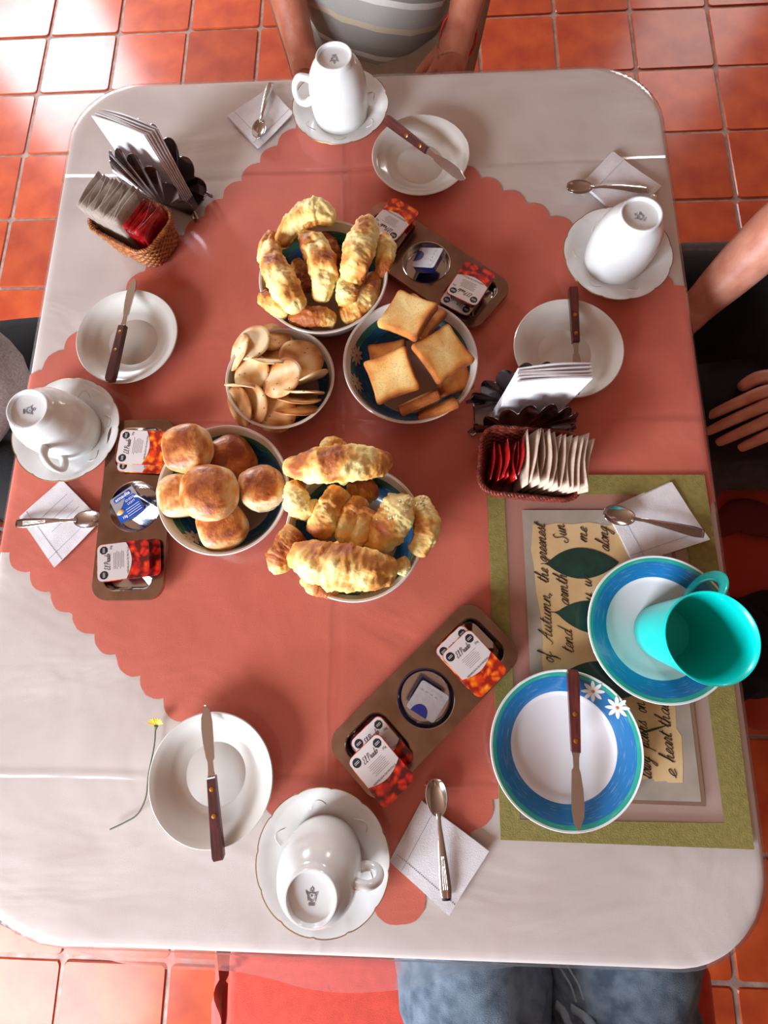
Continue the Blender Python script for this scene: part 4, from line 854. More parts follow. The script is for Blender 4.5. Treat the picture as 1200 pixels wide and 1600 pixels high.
def make_jam(fm):
    r = empty('jam_portion', (0, 0, 0)); w_, l_ = .046, .062; oc = rrect(w_, l_, .007, 5)
    n = len(oc); V = []; F = []
    for s_, z_ in ((.70, 0), (.78, .001), (.90, .012), (.90, .0135)): V += [(x*s_, y*s_, z_) for x, y in oc]
    for k in range(3):
        for i in range(n): F.append((k*n+i, k*n+(i+1) % n, (k+1)*n+(i+1) % n, (k+1)*n+i))
    F.append(tuple(reversed(range(n)))); F.append(tuple(3*n+i for i in range(n))); mesh('tub', V, F, m_jam, r)
    V, F = prism(oc, .0135, .0146, .0002); mesh('lid', V, F, fm, r, smooth=False)
    lab = [(-w_/2+.0008, -.004)]+[(-w_/2+.0008+(w_-.0016)*t, -.004-.0065*math.sin(math.pi*t)) for t in [i/12 for i in range(1, 12)]]+[(w_/2-.0008, -.004)]
    top = [p for p in rrect(w_-.0016, l_-.0016, .0062, 5) if p[1] > 0]; lab = lab+top
    V, F = prism(lab, .0146, .0148); L_ = mesh('label', V, F, m_label, r, smooth=False)
    for sx, sy, rr_ in ((-.0150, .0225, .0050), (.0150, .0225, .0050)):
        oc8 = [(sx+rr_*math.cos(math.radians(22.5+45*i)), sy+rr_*math.sin(math.radians(22.5+45*i))) for i in range(8)] if sx > 0 else [(sx+rr_*math.cos(i*math.pi/10), sy+rr_*math.sin(i*math.pi/10)) for i in range(20)]
        V, F = prism(oc8, .0148, .0149); mesh('warning_mark', V, F, m_black, L_, smooth=False)
        P = [xf(box(-rr_*.6, rr_*.6, -.0003, .0003, .0149, .01495), Matrix.Translation((sx, sy+k*.0013, 0))) for k in (-.6, .6)]; V, F = join(*P); mesh('mark_bars', V, F, m_label, L_, smooth=False)
    sp = []; x = 0; wd = 'El Prado'; tot = sum(G[c][0] for c in wd)
    for c in wd:
        for st in G[c][1]: sp.append(([(-.0098+(x+q.x+q.y*.30)*.0196/tot, .0152+q.y*.0033, 0) for q in catmull([(p[0], p[1], 0) for p in st], max(4, len(st)*4))], False))
        x += G[c][0]
    me = curve_mesh('lettering', sp, depth=.00028, res=0); me.materials.append(m_black); link('lettering', me, L_, (0, 0, .0148))
    text_obj('weight', '20g', .0036, m_black, L_, (.0175, .0140, .0149))
    P = [box(-.010+R_.uniform(0, .003), .013-R_.uniform(0, .004), .0105-k*.0019, .0109-k*.0019, .0148, .0149) for k in range(7)]
    V, F = join(*P); mesh('small_print', V, F, mat('grey_print', C((110, 96, 92)), .6), L_, smooth=False)
    text_obj('lettering', 'MERMELADA DE FRUTILLA' if fm is m_fruit else 'MERMELADA DE DURAZNO', .0030, m_black, L_, (0, -.0062, .0149), width=.032)
    return r
jr = make_jam(m_fruit); jp = make_jam(m_peach); used = {id(jr): False, id(jp): False}
def jam(src, px, py, h, ax, ay, tilt, lb):
    o = src if not used[id(src)] else copy_tree(src); used[id(src)] = True
    p = pt(px, py, S+h+.0146); o.location = p-Vector((0, 0, .0146)); d = pt(px+ax, py+ay, S+h)-pt(px, py, S+h)
    rz = math.atan2(d.y, d.x)-math.pi/2; q = Matrix.Rotation(rz, 3, 'Z') @ Matrix.Rotation(tilt[0], 3, 'X') @ Matrix.Rotation(tilt[1], 3, 'Y'); o.rotation_euler = q.to_euler()
    tag(o, lb, 'jam portion', 'single jam portions')
jam(jr, 597, 1172, .004, -52, -62, (0, 0), 'strawberry jam portion underneath in the near well of the diagonal tray')
jam(jr, 596, 1204, .020, -52, -62, (-.05, 0), 'strawberry jam portion on top at the near end of the diagonal tray')
jam(jp, 729, 1027, .004, -54, -59, (0, 0), 'jam portion underneath in the far well of the diagonal tray')
jam(jp, 741, 1037, .020, -54, -59, (-.04, .02), 'peach jam portion on top at the far end of the diagonal tray, near the placemat')
jam(jp, 222, 712, .004, -60, -3, (0, 0), 'jam portion underneath in the far well of the left tray')
jam(jp, 221, 699, .020, -66, -3, (0, 0), 'peach jam portion on top at the far end of the left tray')
jam(jr, 212, 874, .004, -60, 8, (0, 0), 'strawberry jam portion underneath in the near well of the left tray')
jam(jr, 191, 876, .019, -66, 9, (.06, 0), 'strawberry jam portion on top at the near end of the left tray')
jam(jp, 612, 359, .004, -30, 40, (0, 0), 'jam portion underneath beside the farthest croissant bowl')
jam(jp, 615, 343, .020, -34, 42, (.05, 0), 'orange jam portion on top beside the farthest croissant bowl')
jam(jr, 726, 456, .004, -31, 48, (0, 0), 'dark jam portion underneath in the right well of the far tray')
jam(jr, 735, 444, .020, -31, 52, (.12, 0), 'strawberry jam portion on top in the right well of the far tray')
def make_butter(full):
    r = empty('butter_portion', (0, 0, 0)); o = rrect(.036, .036, .003, 3); n = len(o); V = []; F = []
    for s_, z_ in ((.68, 0), (.8, .001), (.92, .013)): V += [(x*s_, y*s_, z_) for x, y in o]
    for k in range(2):
        for i in range(n): F.append((k*n+i, k*n+(i+1) % n, (k+1)*n+(i+1) % n, (k+1)*n+i))
    F.append(tuple(reversed(range(n)))); F.append(tuple(2*n+i for i in range(n))); mesh('tub', V, F, m_navyf, r)
    V, F = prism(o, .013, .0138, .0002); lid = mesh('lid', V, F, m_foil, r, smooth=False)
    if full:
        V, F = prism([(-.018, -.018), (.018, -.018), (.018, .003), (.014, .008), (.002, .009), (-.004, .003), (-.018, -.006)], .0138, .0140); mesh('print', V, F, m_blue, lid, smooth=False)
        V, F = prism([(x, y+.0125) for x, y in rrect(.026, .007, .003, 4)], .0138, .0140); mesh('brand_oval', V, F, m_blue, lid, smooth=False)
        text_obj('lettering', 'smadia', .0066, m_dwhite, lid, (0, .0125, .0141), width=.022, bold=.00012)
        text_obj('weight', '10g', .0050, m_dwhite, lid, (-.009, -.0125, .0141), bold=.0001)
        text_obj('lettering', 'QUESO', .0042, m_dwhite, lid, (.007, .0045, .0141)); text_obj('lettering', 'LIGHT', .0040, m_dwhite, lid, (.007, -.0005, .0141))
        P = [box(-.004, .016, -.006-k*.003, -.0055-k*.003, .0140, .0141) for k in range(4)]; V, F = join(*P); mesh('small_print', V, F, m_dwhite, lid, smooth=False)
        V, F = lathe([(.001, .0138), (.0042, .0138), (.003, .0150), (.001, .0152)], 12); mesh('toast_picture', [(x*1.3-.0115, y*.8-.004, z_) for x, y, z_ in V], F, mat('toast_print', C((232, 180, 120)), .4), lid)
    else:
        V, F = prism([(.010*math.cos(i*math.pi/14)-.002, -.018+.0*i+.012*math.sin(i*math.pi/14)) for i in range(15)], .0138, .0140); mesh('print', V, F, m_navyf, lid, smooth=False)
        P = [box(-.014+k*.006, -.011+k*.006, .008, .0086, .0138, .0140) for k in range(4)]; V, F = join(*P); mesh('small_print', V, F, m_mark, lid, smooth=False)
    return r
def butter(o, px, py, h, rz, tilt, lb):
    o.location = pt(px, py, S+h+.008)-Vector((0, 0, .008)); q = Matrix.Rotation(rz, 3, 'Z') @ Matrix.Rotation(tilt[0], 3, 'X') @ Matrix.Rotation(tilt[1], 3, 'Y'); o.rotation_euler = q.to_euler(); tag(o, lb, 'butter portion', 'single butter portions')
bb = make_butter(True); butter(bb, 204, 789, .012, math.radians(33), (.0, -.12), 'blue portion tub with white lettering in the round well of the left tray')
b2_ = copy_tree(bb); butter(b2_, 228, 793, .005, math.radians(-40), (.5, .3), 'dark tub lying beneath the blue one in the left tray')
bf = make_butter(False); butter(bf, 668, 1091, .010, math.radians(-32), (.15, .1), 'silver lidded butter tub in the round well of the diagonal tray')
b3_ = copy_tree(bf); butter(b3_, 671, 409, .012, math.radians(-112), (.35, -.1), 'silver lidded butter tub in the round well of the far tray')

# ------------------------------------------------------------------ folded napkins, spoons and knives
def napkin(lb, cs, layers=3, lines=((.0, .16, 1, .16), (.84, 0, .84, 1)), lift=.0016):
    z0 = S+.0004; W = [pt(x, y, z0) for x, y in cs]; c = sum(W, Vector())/4; r = empty('napkin', c, 0, lb, 'napkin', 'folded paper napkins')
    for k in range(layers):
        V = []; F = []; n = 10; dz = k*.0011; sh = Vector((.0012, -.0008, 0))*k
        for side in (0, 1):
            for j in range(n+1):
                for i in range(n+1):
                    u, v = i/n, j/n; p = (W[0]*(1-u)+W[1]*u)*(1-v)+(W[3]*(1-u)+W[2]*u)*v
                    V.append(p-c+sh+Vector((0, 0, dz+side*.0008+lift*(k/2)*(u*v)**2+.0004*math.sin(u*7+v*5+k))))
        m1 = (n+1)**2
        for j in range(n):
            for i in range(n):
                a = j*(n+1)+i; F.append((a, a+n+1, a+n+2, a+1)); F.append((m1+a, m1+a+1, m1+a+n+2, m1+a+n+1))
        for i in range(n):
            for a, b in ((i, i+1), ((i+1)*(n+1), i*(n+1)), (n*(n+1)+i+1, n*(n+1)+i), (i*(n+1)+n, (i+1)*(n+1)+n)): F.append((a, b, m1+b, m1+a))
        o = mesh('paper_layer', V, F, m_napk, r, sharp=30)
        bm = bmesh.new(); bm.from_mesh(o.data); bmesh.ops.recalc_face_normals(bm, faces=bm.faces); bm.to_mesh(o.data); bm.free()
    def at(u, v):
        p = (W[0]*(1-u)+W[1]*u)*(1-v)+(W[3]*(1-u)+W[2]*u)*v; k = layers-1
        return p-c+Vector((.0012, -.0008, 0))*k+Vector((0, 0, k*.0011+.0010+lift*(k/2)*(u*v)**2+.0004*math.sin(u*7+v*5+k)))
    sp = []
    for u0, v0, u1, v1 in lines:
        N_ = 34
        for i in range(N_):
            a = i/N_; b = (i+.6)/N_; sp.append(([at(u0+(u1-u0)*a, v0+(v1-v0)*a), at(u0+(u1-u0)*b, v0+(v1-v0)*b)], False))
    me = curve_mesh('embossed_line', sp, depth=.00028, res=0); me.materials.append(m_stitch); link('embossed_line', me, r)
napkin('folded white napkin at the far end, left of the overturned cup', [(354, 183), (403, 233), (457, 180), (420, 138)])
napkin('folded white napkin at the right, behind the overturned cup', [(907, 289), (955, 239), (1028, 294), (975, 347)], lines=((.0, .22, 1, .22),))
napkin('folded white napkin with quilted pattern at the left edge', [(31, 808), (85, 885), (159, 812), (97, 749)], lines=((.0, .16, 1, .16), (.84, 0, .84, 1), (.25, .3, .25, .9), (.4, .3, .4, .9), (.55, .3, .55, .9)))
napkin('large folded white napkin at the bottom, beside the nearest cup', [(659, 1250), (609, 1345), (697, 1424), (760, 1325)])
napkin('folded white napkin lying on the placemat corner', [(944, 798), (986, 880), (1102, 842), (1044, 752)])
def make_spoon():
    r = empty('teaspoon', (0, 0, 0)); V = []; F = []; nu, nv = 18, 12; L = .040; W_ = .0135   # bowl from x=0 to L
    def half(x): t = x/L; return W_*math.sqrt(max(0, 1-((t-.46)/.50 if t < .46 else (t-.46)/.57)**2))**1.0
    for s in (0, 1):
        for i in range(nu+1):
            x = L*i/nu; h = max(half(x), .0004 if i == 0 else .0022)
            for j in range(nv+1):
                v = -1+2*j/nv; d = (1-v*v)*.0066*math.sin(math.pi*min(1, .08+.92*i/nu))**.7; V.append((x, v*h, .0078-d-(0 if s else .0009)))
    n = (nu+1)*(nv+1)
    for i in range(nu):
        for j in range(nv): a = i*(nv+1)+j; F.append((a, a+1, a+nv+2, a+nv+1)); F.append((n+a, n+a+nv+1, n+a+nv+2, n+a+1))
    for i in range(nu):
        a = i*(nv+1); F.append((a, a+nv+1, n+a+nv+1, n+a)); a += nv; F.append((a, n+a, n+a+nv+1, a+nv+1))
    for j in range(nv): F.append((j, n+j, n+j+1, j+1))
    mesh('bowl', V, F, m_steel, r, sharp=None)
    P = catmull([(.036, 0, .0074), (.046, 0, .0072), (.060, 0, .0088), (.085, 0, .0082), (.112, 0, .0054), (.130, 0, .0040)], 26)
    rad = [lerp_list([.0036, .0024, .0024, .0034, .0050, .0064, .0074, .0056], i/25) for i in range(26)]
    V, F = tube(P, rad, 14, flat=.24); mesh('handle', V, F, m_steel, r, sharp=None)
    sp = [([(x_, y_, z_) for x_, y_, z_ in ((.082, y_*.7, .0094), (.100, y_, .0082), (.118, y_*1.3, .0066))], False) for y_ in (-.0018, 0, .0018)]
    me = curve_mesh('ribbing', sp, depth=.0004, res=0); me.materials.append(m_steel); link('ribbing', me, r); return r
sp0 = make_spoon()
def spoon(o, tip, end, h, lb, tx=0.0):
    a = pt(*tip, S+h+.007); b = pt(*end, S+h+.004); d = b-a; o.location = Vector((a.x, a.y, TZ+S+h)); o.rotation_euler = (0, 0, math.atan2(d.y, d.x)); k = math.hypot(d.x, d.y)/.130; o.scale = (k, k, k)
    tag(o, lb, 'teaspoon', 'teaspoons')
SP = [((401, 213), (423, 129), .003, 'dull teaspoon on the napkin at the far end'), ((886, 291), (1013, 297), .003, 'teaspoon across the napkin behind the right hand cup'), ((157, 810), (25, 818), .004, 'bright teaspoon on the napkin at the left edge, handle to the left'),
      ((680, 1218), (698, 1407), .004, 'shiny teaspoon with ribbed handle on the napkin at the bottom'), ((944, 800), (1100, 834), .0055, 'teaspoon on the napkin at the placemat corner')]
for i, s_ in enumerate(SP): spoon(sp0 if i == 0 else copy_tree(sp0), *s_)
def make_knife():
    r = empty('table_knife', (0, 0, 0))      # handle end at x=0, tip at x=.2
    out = [(0, -.006), (.004, -.0078), (.02, -.0078), (.05, -.0070), (.092, -.0062), (.105, -.0058), (.105, .0058), (.09, .0062), (.05, .0070), (.02, .0078), (.004, .0078), (0, .006)]
    V, F = prism(out, -.0045, .0045, .0018); mesh('handle', V, F, m_wood, r)
    for x_ in (.056, .090):
        V, F = lathe([(.0032, -.0048), (.0032, .0048), (.002, .0051), (.0008, .0052)], 14); mesh('rivet', [(a+x_, b, c) for a, b, c in V], F, m_brass, r)
    up = [(.105, .0052), (.112, .0040), (.124, .0036), (.130, .0052), (.150, .0078), (.170, .0085), (.184, .0074), (.200, .0010)]; dn = [(.200, -.0006), (.192, -.0060), (.176, -.0080), (.150, -.0072), (.128, -.0060), (.124, -.0038), (.112, -.0040), (.105, -.0052)]
    V, F = prism(up+dn, -.0008, .0008, .0004); mesh('blade', V, F, m_steel, r, sharp=25); return r
kn0 = make_knife()
def knife(o, end, tip, h0, h1, lb, roll=0.0):
    a = pt(*end, S+h0); b = pt(*tip, S+h1); d = b-a; o.location = a; k = d.length/.2; o.scale = (k, k, k)
    x = d.normalized(); y = Vector((0, 0, 1)).cross(x).normalized(); zz = x.cross(y); mm = Matrix((x, y, zz)).transposed() @ Matrix.Rotation(roll, 3, 'X'); o.rotation_euler = mm.to_euler(); tag(o, lb, 'knife', 'wooden handled knives')
KN = [((603, 186), (727, 281), .028, .024, 'wooden handled knife resting across the plate at the far end', .9), ((172, 596), (210, 434), .026, .024, 'wooden handled knife across the plate near the left edge', -.15),
      ((895, 449), (904, 617), .026, .024, 'wooden handled knife on the plate at the right, its blade behind the napkin holder', .1), ((342, 1344), (321, 1102), .026, .025, 'wooden handled knife across the plate at the lower left, bright blade pointing away', .1), ((895, 1047), (904, 1298), .026, .024, 'wooden handled knife across the blue daisy plate, blade toward the viewer', .15)]
for i, k_ in enumerate(KN): knife(kn0 if i == 0 else copy_tree(kn0), k_[0], k_[1], k_[2], k_[3], k_[4], k_[5])

# ------------------------------------------------------------------ napkin holders
def make_holder():
    r = empty('napkin_holder', (0, 0, 0)); hw, ht = .066, .082
    V, F = bevel_box(-hw*.92, hw*.92, -.020, .020, .003, .0055, .001, 1); mesh('base', V, F, m_holder, r)
    for sy in (-1, 1):
        V = []; F = []; na, nr = 108, 12
        for s in (0, 1):
            for i in range(nr+1):
                q = i/nr
                for j in range(na+1):
                    th = math.pi*j/na; lob = abs(math.sin(th*8)); R1 = 1-.13*(1-lob**.6); c, s_ = math.cos(th), math.sin(th)
                    x_ = hw*c*(.30+.70*q)*R1 if q > 0 else hw*c*.3; z_ = .006+ht*s_*q*R1*(1.0)
                    flute = .0062*(lob-.5)*q**1.2; V.append((x_, sy*(.019+.007*q*s_)+flute-(s*.0009), z_))
        n = (nr+1)*(na+1)
        for i in range(nr):
            for j in range(na): a = i*(na+1)+j; F.append((a, a+1, a+na+2, a+na+1)); F.append((n+a, n+a+na+1, n+a+na+2, n+a+1))
        for j in range(na): a = nr*(na+1)+j; F.append((a, a+1, n+a+1, n+a)); F.append((j, n+j, n+j+1, j+1))
        mesh('fan_plate', V, F, m_holder, r, sharp=60)
        for sx in (-1, 1):
            V, F = tube([(sx*hw*.95, sy*.019, .012), (sx*hw*1.03, sy*.021, .004), (sx*hw*.96, sy*.024, .0008), (sx*hw*.90, sy*.022, .004)], [.003, .0025, .003, .002], 8); mesh('foot', V, F, m_holder, r)
    return r
nh = make_holder(); nh.location = pt(812, 650, S); nh.rotation_euler = (0, 0, math.radians(2)); tag(nh, 'scalloped chrome napkin holder at the right, behind the wicker basket', 'napkin holder', 'chrome napkin holders')
nh2 = copy_tree(nh); nh2.location = pt(262, 304, S); nh2.rotation_euler = (0, 0, math.radians(-25)); tag(nh2, 'scalloped chrome napkin holder at the far left corner', 'napkin holder')
ORD = ['first', 'second', 'third', 'fourth', 'fifth', 'sixth', 'seventh', 'eighth', 'ninth', 'tenth', 'eleventh', 'twelfth', 'thirteenth', 'fourteenth']
def holder_napkins(h, n, wd, ht, x0, where, lean):
    for k in range(n):
        y = -.0075+.015*k/(n-1); V = []; F = []; nx, nz = 10, 8; T = .0016
        for s in (0, 1):
            for j in range(nz+1):
                for i in range(nx+1):
                    u = i/nx; v = j/nz; V.append((x0-wd/2+wd*u+lean*v*.02+k*.0007, s*T+(.004*(k/(n-1)-.3))*v*v+.002*math.sin(u*3+k)*v, ht*v*(1-.008*k)+.004*math.sin(u*4)*(v)*(k/n)))
        m1 = (nx+1)*(nz+1)
        for j in range(nz):
            for i in range(nx): a = j*(nx+1)+i; F.append((a, a+1, a+nx+2, a+nx+1)); F.append((m1+a, m1+a+nx+1, m1+a+nx+2, m1+a+1))
        for i in range(nx): F.append((nz*(nx+1)+i, nz*(nx+1)+i+1, m1+nz*(nx+1)+i+1, m1+nz*(nx+1)+i)); F.append((i, m1+i, m1+i+1, i+1))
        for j in range(nz): F.append((j*(nx+1), (j+1)*(nx+1), m1+(j+1)*(nx+1), m1+j*(nx+1))); F.append((j*(nx+1)+nx, m1+j*(nx+1)+nx, m1+(j+1)*(nx+1)+nx, (j+1)*(nx+1)+nx))
        mw = Matrix.Translation(h.location) @ Matrix.Rotation(h.rotation_euler[2], 4, 'Z') @ Matrix.Translation((0, y, .006))
        o = mesh('paper_napkin', V, F, m_napk, None, mw.translation, (0, 0, h.rotation_euler[2]), sharp=30)
        bm = bmesh.new(); bm.from_mesh(o.data); bmesh.ops.recalc_face_normals(bm, faces=bm.faces); bm.to_mesh(o.data); bm.free()
        tag(o, ORD[k]+' upright napkin from the front in the '+where, 'napkin', 'paper napkins in the '+where)
holder_napkins(nh, 6, .080, .108, .002, 'chrome holder at the right', .3)
holder_napkins(nh2, 6, .082, .100, -.002, 'chrome holder at the far left corner', -.3)

# ------------------------------------------------------------------ wicker baskets with sachets
def make_basket(lx, ly, h, mt, lb):
    r = empty('wicker_basket', (0, 0, 0), 0, lb, 'basket', 'small wicker baskets')
    def ring(s, z_, amp=0, ph=0, n=120):
        o = rrect(lx*s, ly*s, .022*s, 10); L = [0]
        for i in range(len(o)): L.append(L[-1]+math.dist(o[i], o[(i+1) % len(o)]))
        P = []
        for k in range(n):
            t = L[-1]*k/n; i = max(j for j in range(len(o)) if L[j] <= t); a, b = o[i], o[(i+1) % len(o)]; u = (t-L[i])/max(1e-9, L[i+1]-L[i]); x_, y_ = a[0]+(b[0]-a[0])*u, a[1]+(b[1]-a[1])*u
            q = 1+amp*math.sin(k/n*math.pi*2*30+ph)/math.hypot(x_, y_); P.append((x_*q, y_*q, z_))
        return P
    V, F = prism([(x, y) for x, y, _ in ring(.80, 0, n=48)], .0005, .003); mesh('base', V, F, mt, r)
    inner = ([Vector(p) for p in ring(.80, .002)]+[Vector(p) for p in ring(.965, h-.002)]); n = 120
    mesh('lining', inner, [(i, (i+1) % n, n+(i+1) % n, n+i) for i in range(n)], m_wick, r)
    P = []; rows = 9
    for k in range(rows):
        t = k/(rows-1); P.append(tube(ring(.80+.17*t, .004+(h-.008)*t, .0016, math.pi*(k % 2)), .0023, 6, closed=True))
    V, F = join(*P); tag(mesh('woven_strands', V, F, mt, r, sharp=None), kind='stuff')
    P = []
    for ph in (0, 2.09, 4.19):
        R0 = ring(1.0, h, .0018, ph*1.0); n = len(R0); P.append(tube([(p[0], p[1], h+.0016*math.cos(i/n*math.pi*60+ph)) for i, p in enumerate(R0)], .0020, 6, closed=True))
    V, F = join(*P); mesh('braided_rim', V, F, mt, r, sharp=None); return r
bk1 = make_basket(.120, .084, .042, m_wick, 'reddish brown wicker basket at the right, its corner on the placemat'); bk1.location = pt(828, 724, S+.040)-Vector((0, 0, .040)); bk1.rotation_euler = (0, 0, math.radians(-6))
bk2 = make_basket(.108, .078, .042, m_wick2, 'golden brown wicker basket at the far left corner'); bk2.location = pt(205, 345, S+.040)-Vector((0, 0, .040)); bk2.rotation_euler = (0, 0, math.radians(-30))
def sachet(bk, x, y, wd, ht, mt, lean, seed, lb, group, yaw=0):
    V = []; F = []; nx, nz = 6, 8; T = .0013; rr = random.Random(seed); c1 = rr.uniform(-.004, .004); c2 = rr.uniform(-.003, .003)
    for s in (0, 1):
        for j in range(nz+1):
            for i in range(nx+1):
                u = i/nx-.5; v = j/nz; th = T*(.25+.75*math.sin(math.pi*min(1, max(0, v)))**.5*math.cos(u*2.4))
                V.append(((th if s else -th)+lean*v*ht+c1*math.sin(v*3+1)*(.4+u)+c2*math.cos(u*5)*v, u*wd+.0, v*ht*math.sqrt(1-min(.9, lean*lean))+.003*u*rr.uniform(.9, 1.1)*(c1*300)))
    m1 = (nx+1)*(nz+1)
    for j in range(nz):
        for i in range(nx): a = j*(nx+1)+i; F.append((a, a+nx+1, a+nx+2, a+1)); F.append((m1+a, m1+a+1, m1+a+nx+2, m1+a+nx+1))
    for i in range(nx): F.append((nz*(nx+1)+i, m1+nz*(nx+1)+i, m1+nz*(nx+1)+i+1, nz*(nx+1)+i+1)); F.append((i, i+1, m1+i+1, m1+i))
    for j in range(nz): F.append((j*(nx+1), m1+j*(nx+1), m1+(j+1)*(nx+1), (j+1)*(nx+1))); F.append((j*(nx+1)+nx, (j+1)*(nx+1)+nx, m1+(j+1)*(nx+1)+nx, m1+j*(nx+1)+nx))
    mw = Matrix.Translation(bk.location) @ Matrix.Rotation(bk.rotation_euler[2], 4, 'Z') @ Matrix.Translation((x, y, .004))
    o = mesh('sachet', V, F, mt, None, mw.translation, (0, 0, bk.rotation_euler[2]+yaw), sharp=None)
    bm = bmesh.new(); bm.from_mesh(o.data); bmesh.ops.recalc_face_normals(bm, faces=bm.faces); bm.to_mesh(o.data); bm.free(); tag(o, lb, 'sachet', group)
for k in range(7): sachet(bk1, -.046+.0050*k, R_.uniform(-.004, .004), .046, .046+R_.uniform(-.006, .006), m_red, .10+R_.uniform(-.05, .05), k, ORD[k]+' red sachet from the left end of the basket at the right', 'red sachets in the right basket', R_.uniform(-.1, .1))
for k in range(13): sachet(bk1, -.012+.0046*k, .002+R_.uniform(-.002, .002), .066, .058+R_.uniform(-.003, .003), m_paper, .10+.02*k, 20+k, ORD[12-k]+' white sachet from the right end of the right basket', 'white sachets in the right basket', R_.uniform(-.08, .04))
for k in range(14): sachet(bk2, -.042+.0044*k, .004, .060, .060+R_.uniform(-.003, .003), m_paper2, -.30+.012*k, 50+k, ORD[k]+' greyish sachet from the left end of the far left basket', 'grey sachets in the far left basket', .1+R_.uniform(-.05, .05))
for k in range(7): sachet(bk2, .020+.0038*k, .004, .052, .052+R_.uniform(-.003, .003), m_red, -.12+.02*k, 80+k, ORD[6-k]+' red sachet from the right end of the basket at the far left', 'red sachets in the far left basket', .05+R_.uniform(-.08, .08))

# ------------------------------------------------------------------ chairs
def chair(name, lb, cx, cy, yaw, seatz, sw, sd, fm, wm, cover=False, arms=False):
    """seat centre at (cx, cy); the back is at local -y"""
    r = empty(name, (cx, cy, 0), yaw, lb, 'chair')
    V, F = bevel_box(-sw/2, sw/2, -sd/2, sd/2, seatz-.05, seatz-.025, .006); mesh('seat_frame', V, F, wm, r)
    V, F = bevel_box(-sw/2+.004, sw/2-.004, -sd/2+.004, sd/2-.004, seatz-.025, seatz+.022, .02, 4); mesh('seat_cushion', V, F, fm, r, sharp=None)
    for sx in (-1, 1):
        V, F = bevel_box(-.02, .02, -.02, .02, 0, seatz-.05, .004); mesh('leg', [Vector(v)+Vector((sx*(sw/2-.025), sd/2-.025, 0)) for v in V], F, wm, r)
        V, F = bevel_box(-.02, .02, -.02, .02, 0, .95, .004); mesh('leg', [Vector(v)+Vector((sx*(sw/2-.025), -sd/2-.005-(max(0, v[2]-.45))*.15, 0)) for v in V], F, wm, r)
    for zz in (.60, .72, .86):
        V, F = bevel_box(-sw/2+.02, sw/2-.02, -.010, .010, zz, zz+.07, .004); mesh('back_slat', [Vector(v)+Vector((0, -sd/2-.005-(zz-.42)*.15, 0)) for v in V], F, wm, r)
    return r
ch1 = chair('dining_chair', 'wooden chair with bright orange seat under the person in jeans', .10, -.80, 0, .45, .78, .50, m_orange, m_chair)
# the ruffled corner of the orange seat cover
V = []; F = []; n = 30
for i in range(n+1):
    t = i/n; V += [Vector((-.39-.006-.008*math.sin(t*22), .20-.28*t, .47)), Vector((-.39-.030-.012*math.sin(t*22+1), .20-.28*t, .40)), Vector((-.39-.034-.016*math.sin(t*22+1), .20-.28*t, .33))]
for i in range(n):
    for k in range(2): a = i*3+k; F.append((a, a+3, a+4, a+1))
mesh('cover_frill', V, F, m_orange, ch1, sharp=None)
ch2 = chair('dining_chair', 'dark chair with grey seat under the person in navy at the right', .83, .47, math.pi/2, .44, .60, .50, m_dchair, m_chair)
ch3 = chair('dining_chair', 'wooden chair with orange seat pushed in beside the placemat', .80, .0, math.pi/2, .45, .44, .42, mat('rust_seat_fabric', C((160, 46, 18)), .85, bump=.4, bscale=900, sheen=.2), m_chair)
ch4 = chair('dining_chair', 'chair under the person at the left, mostly outside the picture', -.98, .36, -math.pi/2, .44, .46, .44, m_dchair, m_chair)
ch5 = chair('dining_chair', 'chair under the person in the striped shirt', -.04, 1.17, math.pi, .44, .42, .44, m_dchair, m_chair)
def ptw0(px, py, zw): return pt(px, py, zw-TZ)
# black crumpled heap on the seat of the chair beside the placemat
V = []; F = []; nn = 26
for j in range(nn+1):
    for i in range(nn+1):
        u, v = i/nn-.5, j/nn-.5; e = max(abs(u), abs(v))*2; V.append(Vector((u*.24+.02*noise.noise(Vector((u*5, v*5, 1))), v*.17+.02*noise.noise(Vector((u*5, v*5, 4))), .060*(1-e**4)+.035*noise.noise(Vector((u*7, v*7, 2)))*(1-e**4))))
for j in range(nn):
    for i in range(nn): a = j*(nn+1)+i; F.append((a, a+1, a+nn+2, a+nn+1))
F.append(tuple(reversed([i for i in range(nn+1)]+[(k+1)*(nn+1)+nn for k in range(nn)]+[nn*(nn+1)+i for i in reversed(range(nn))]+[k*(nn+1) for k in reversed(range(1, nn))])))
jk = mesh('black_heap', V, F, m_black_cloth, None, ptw0(1218, 1000, .475), (0, 0, .2), sharp=None); tag(jk, 'black crumpled garment lying on the orange seat beside the placemat', 'heap')

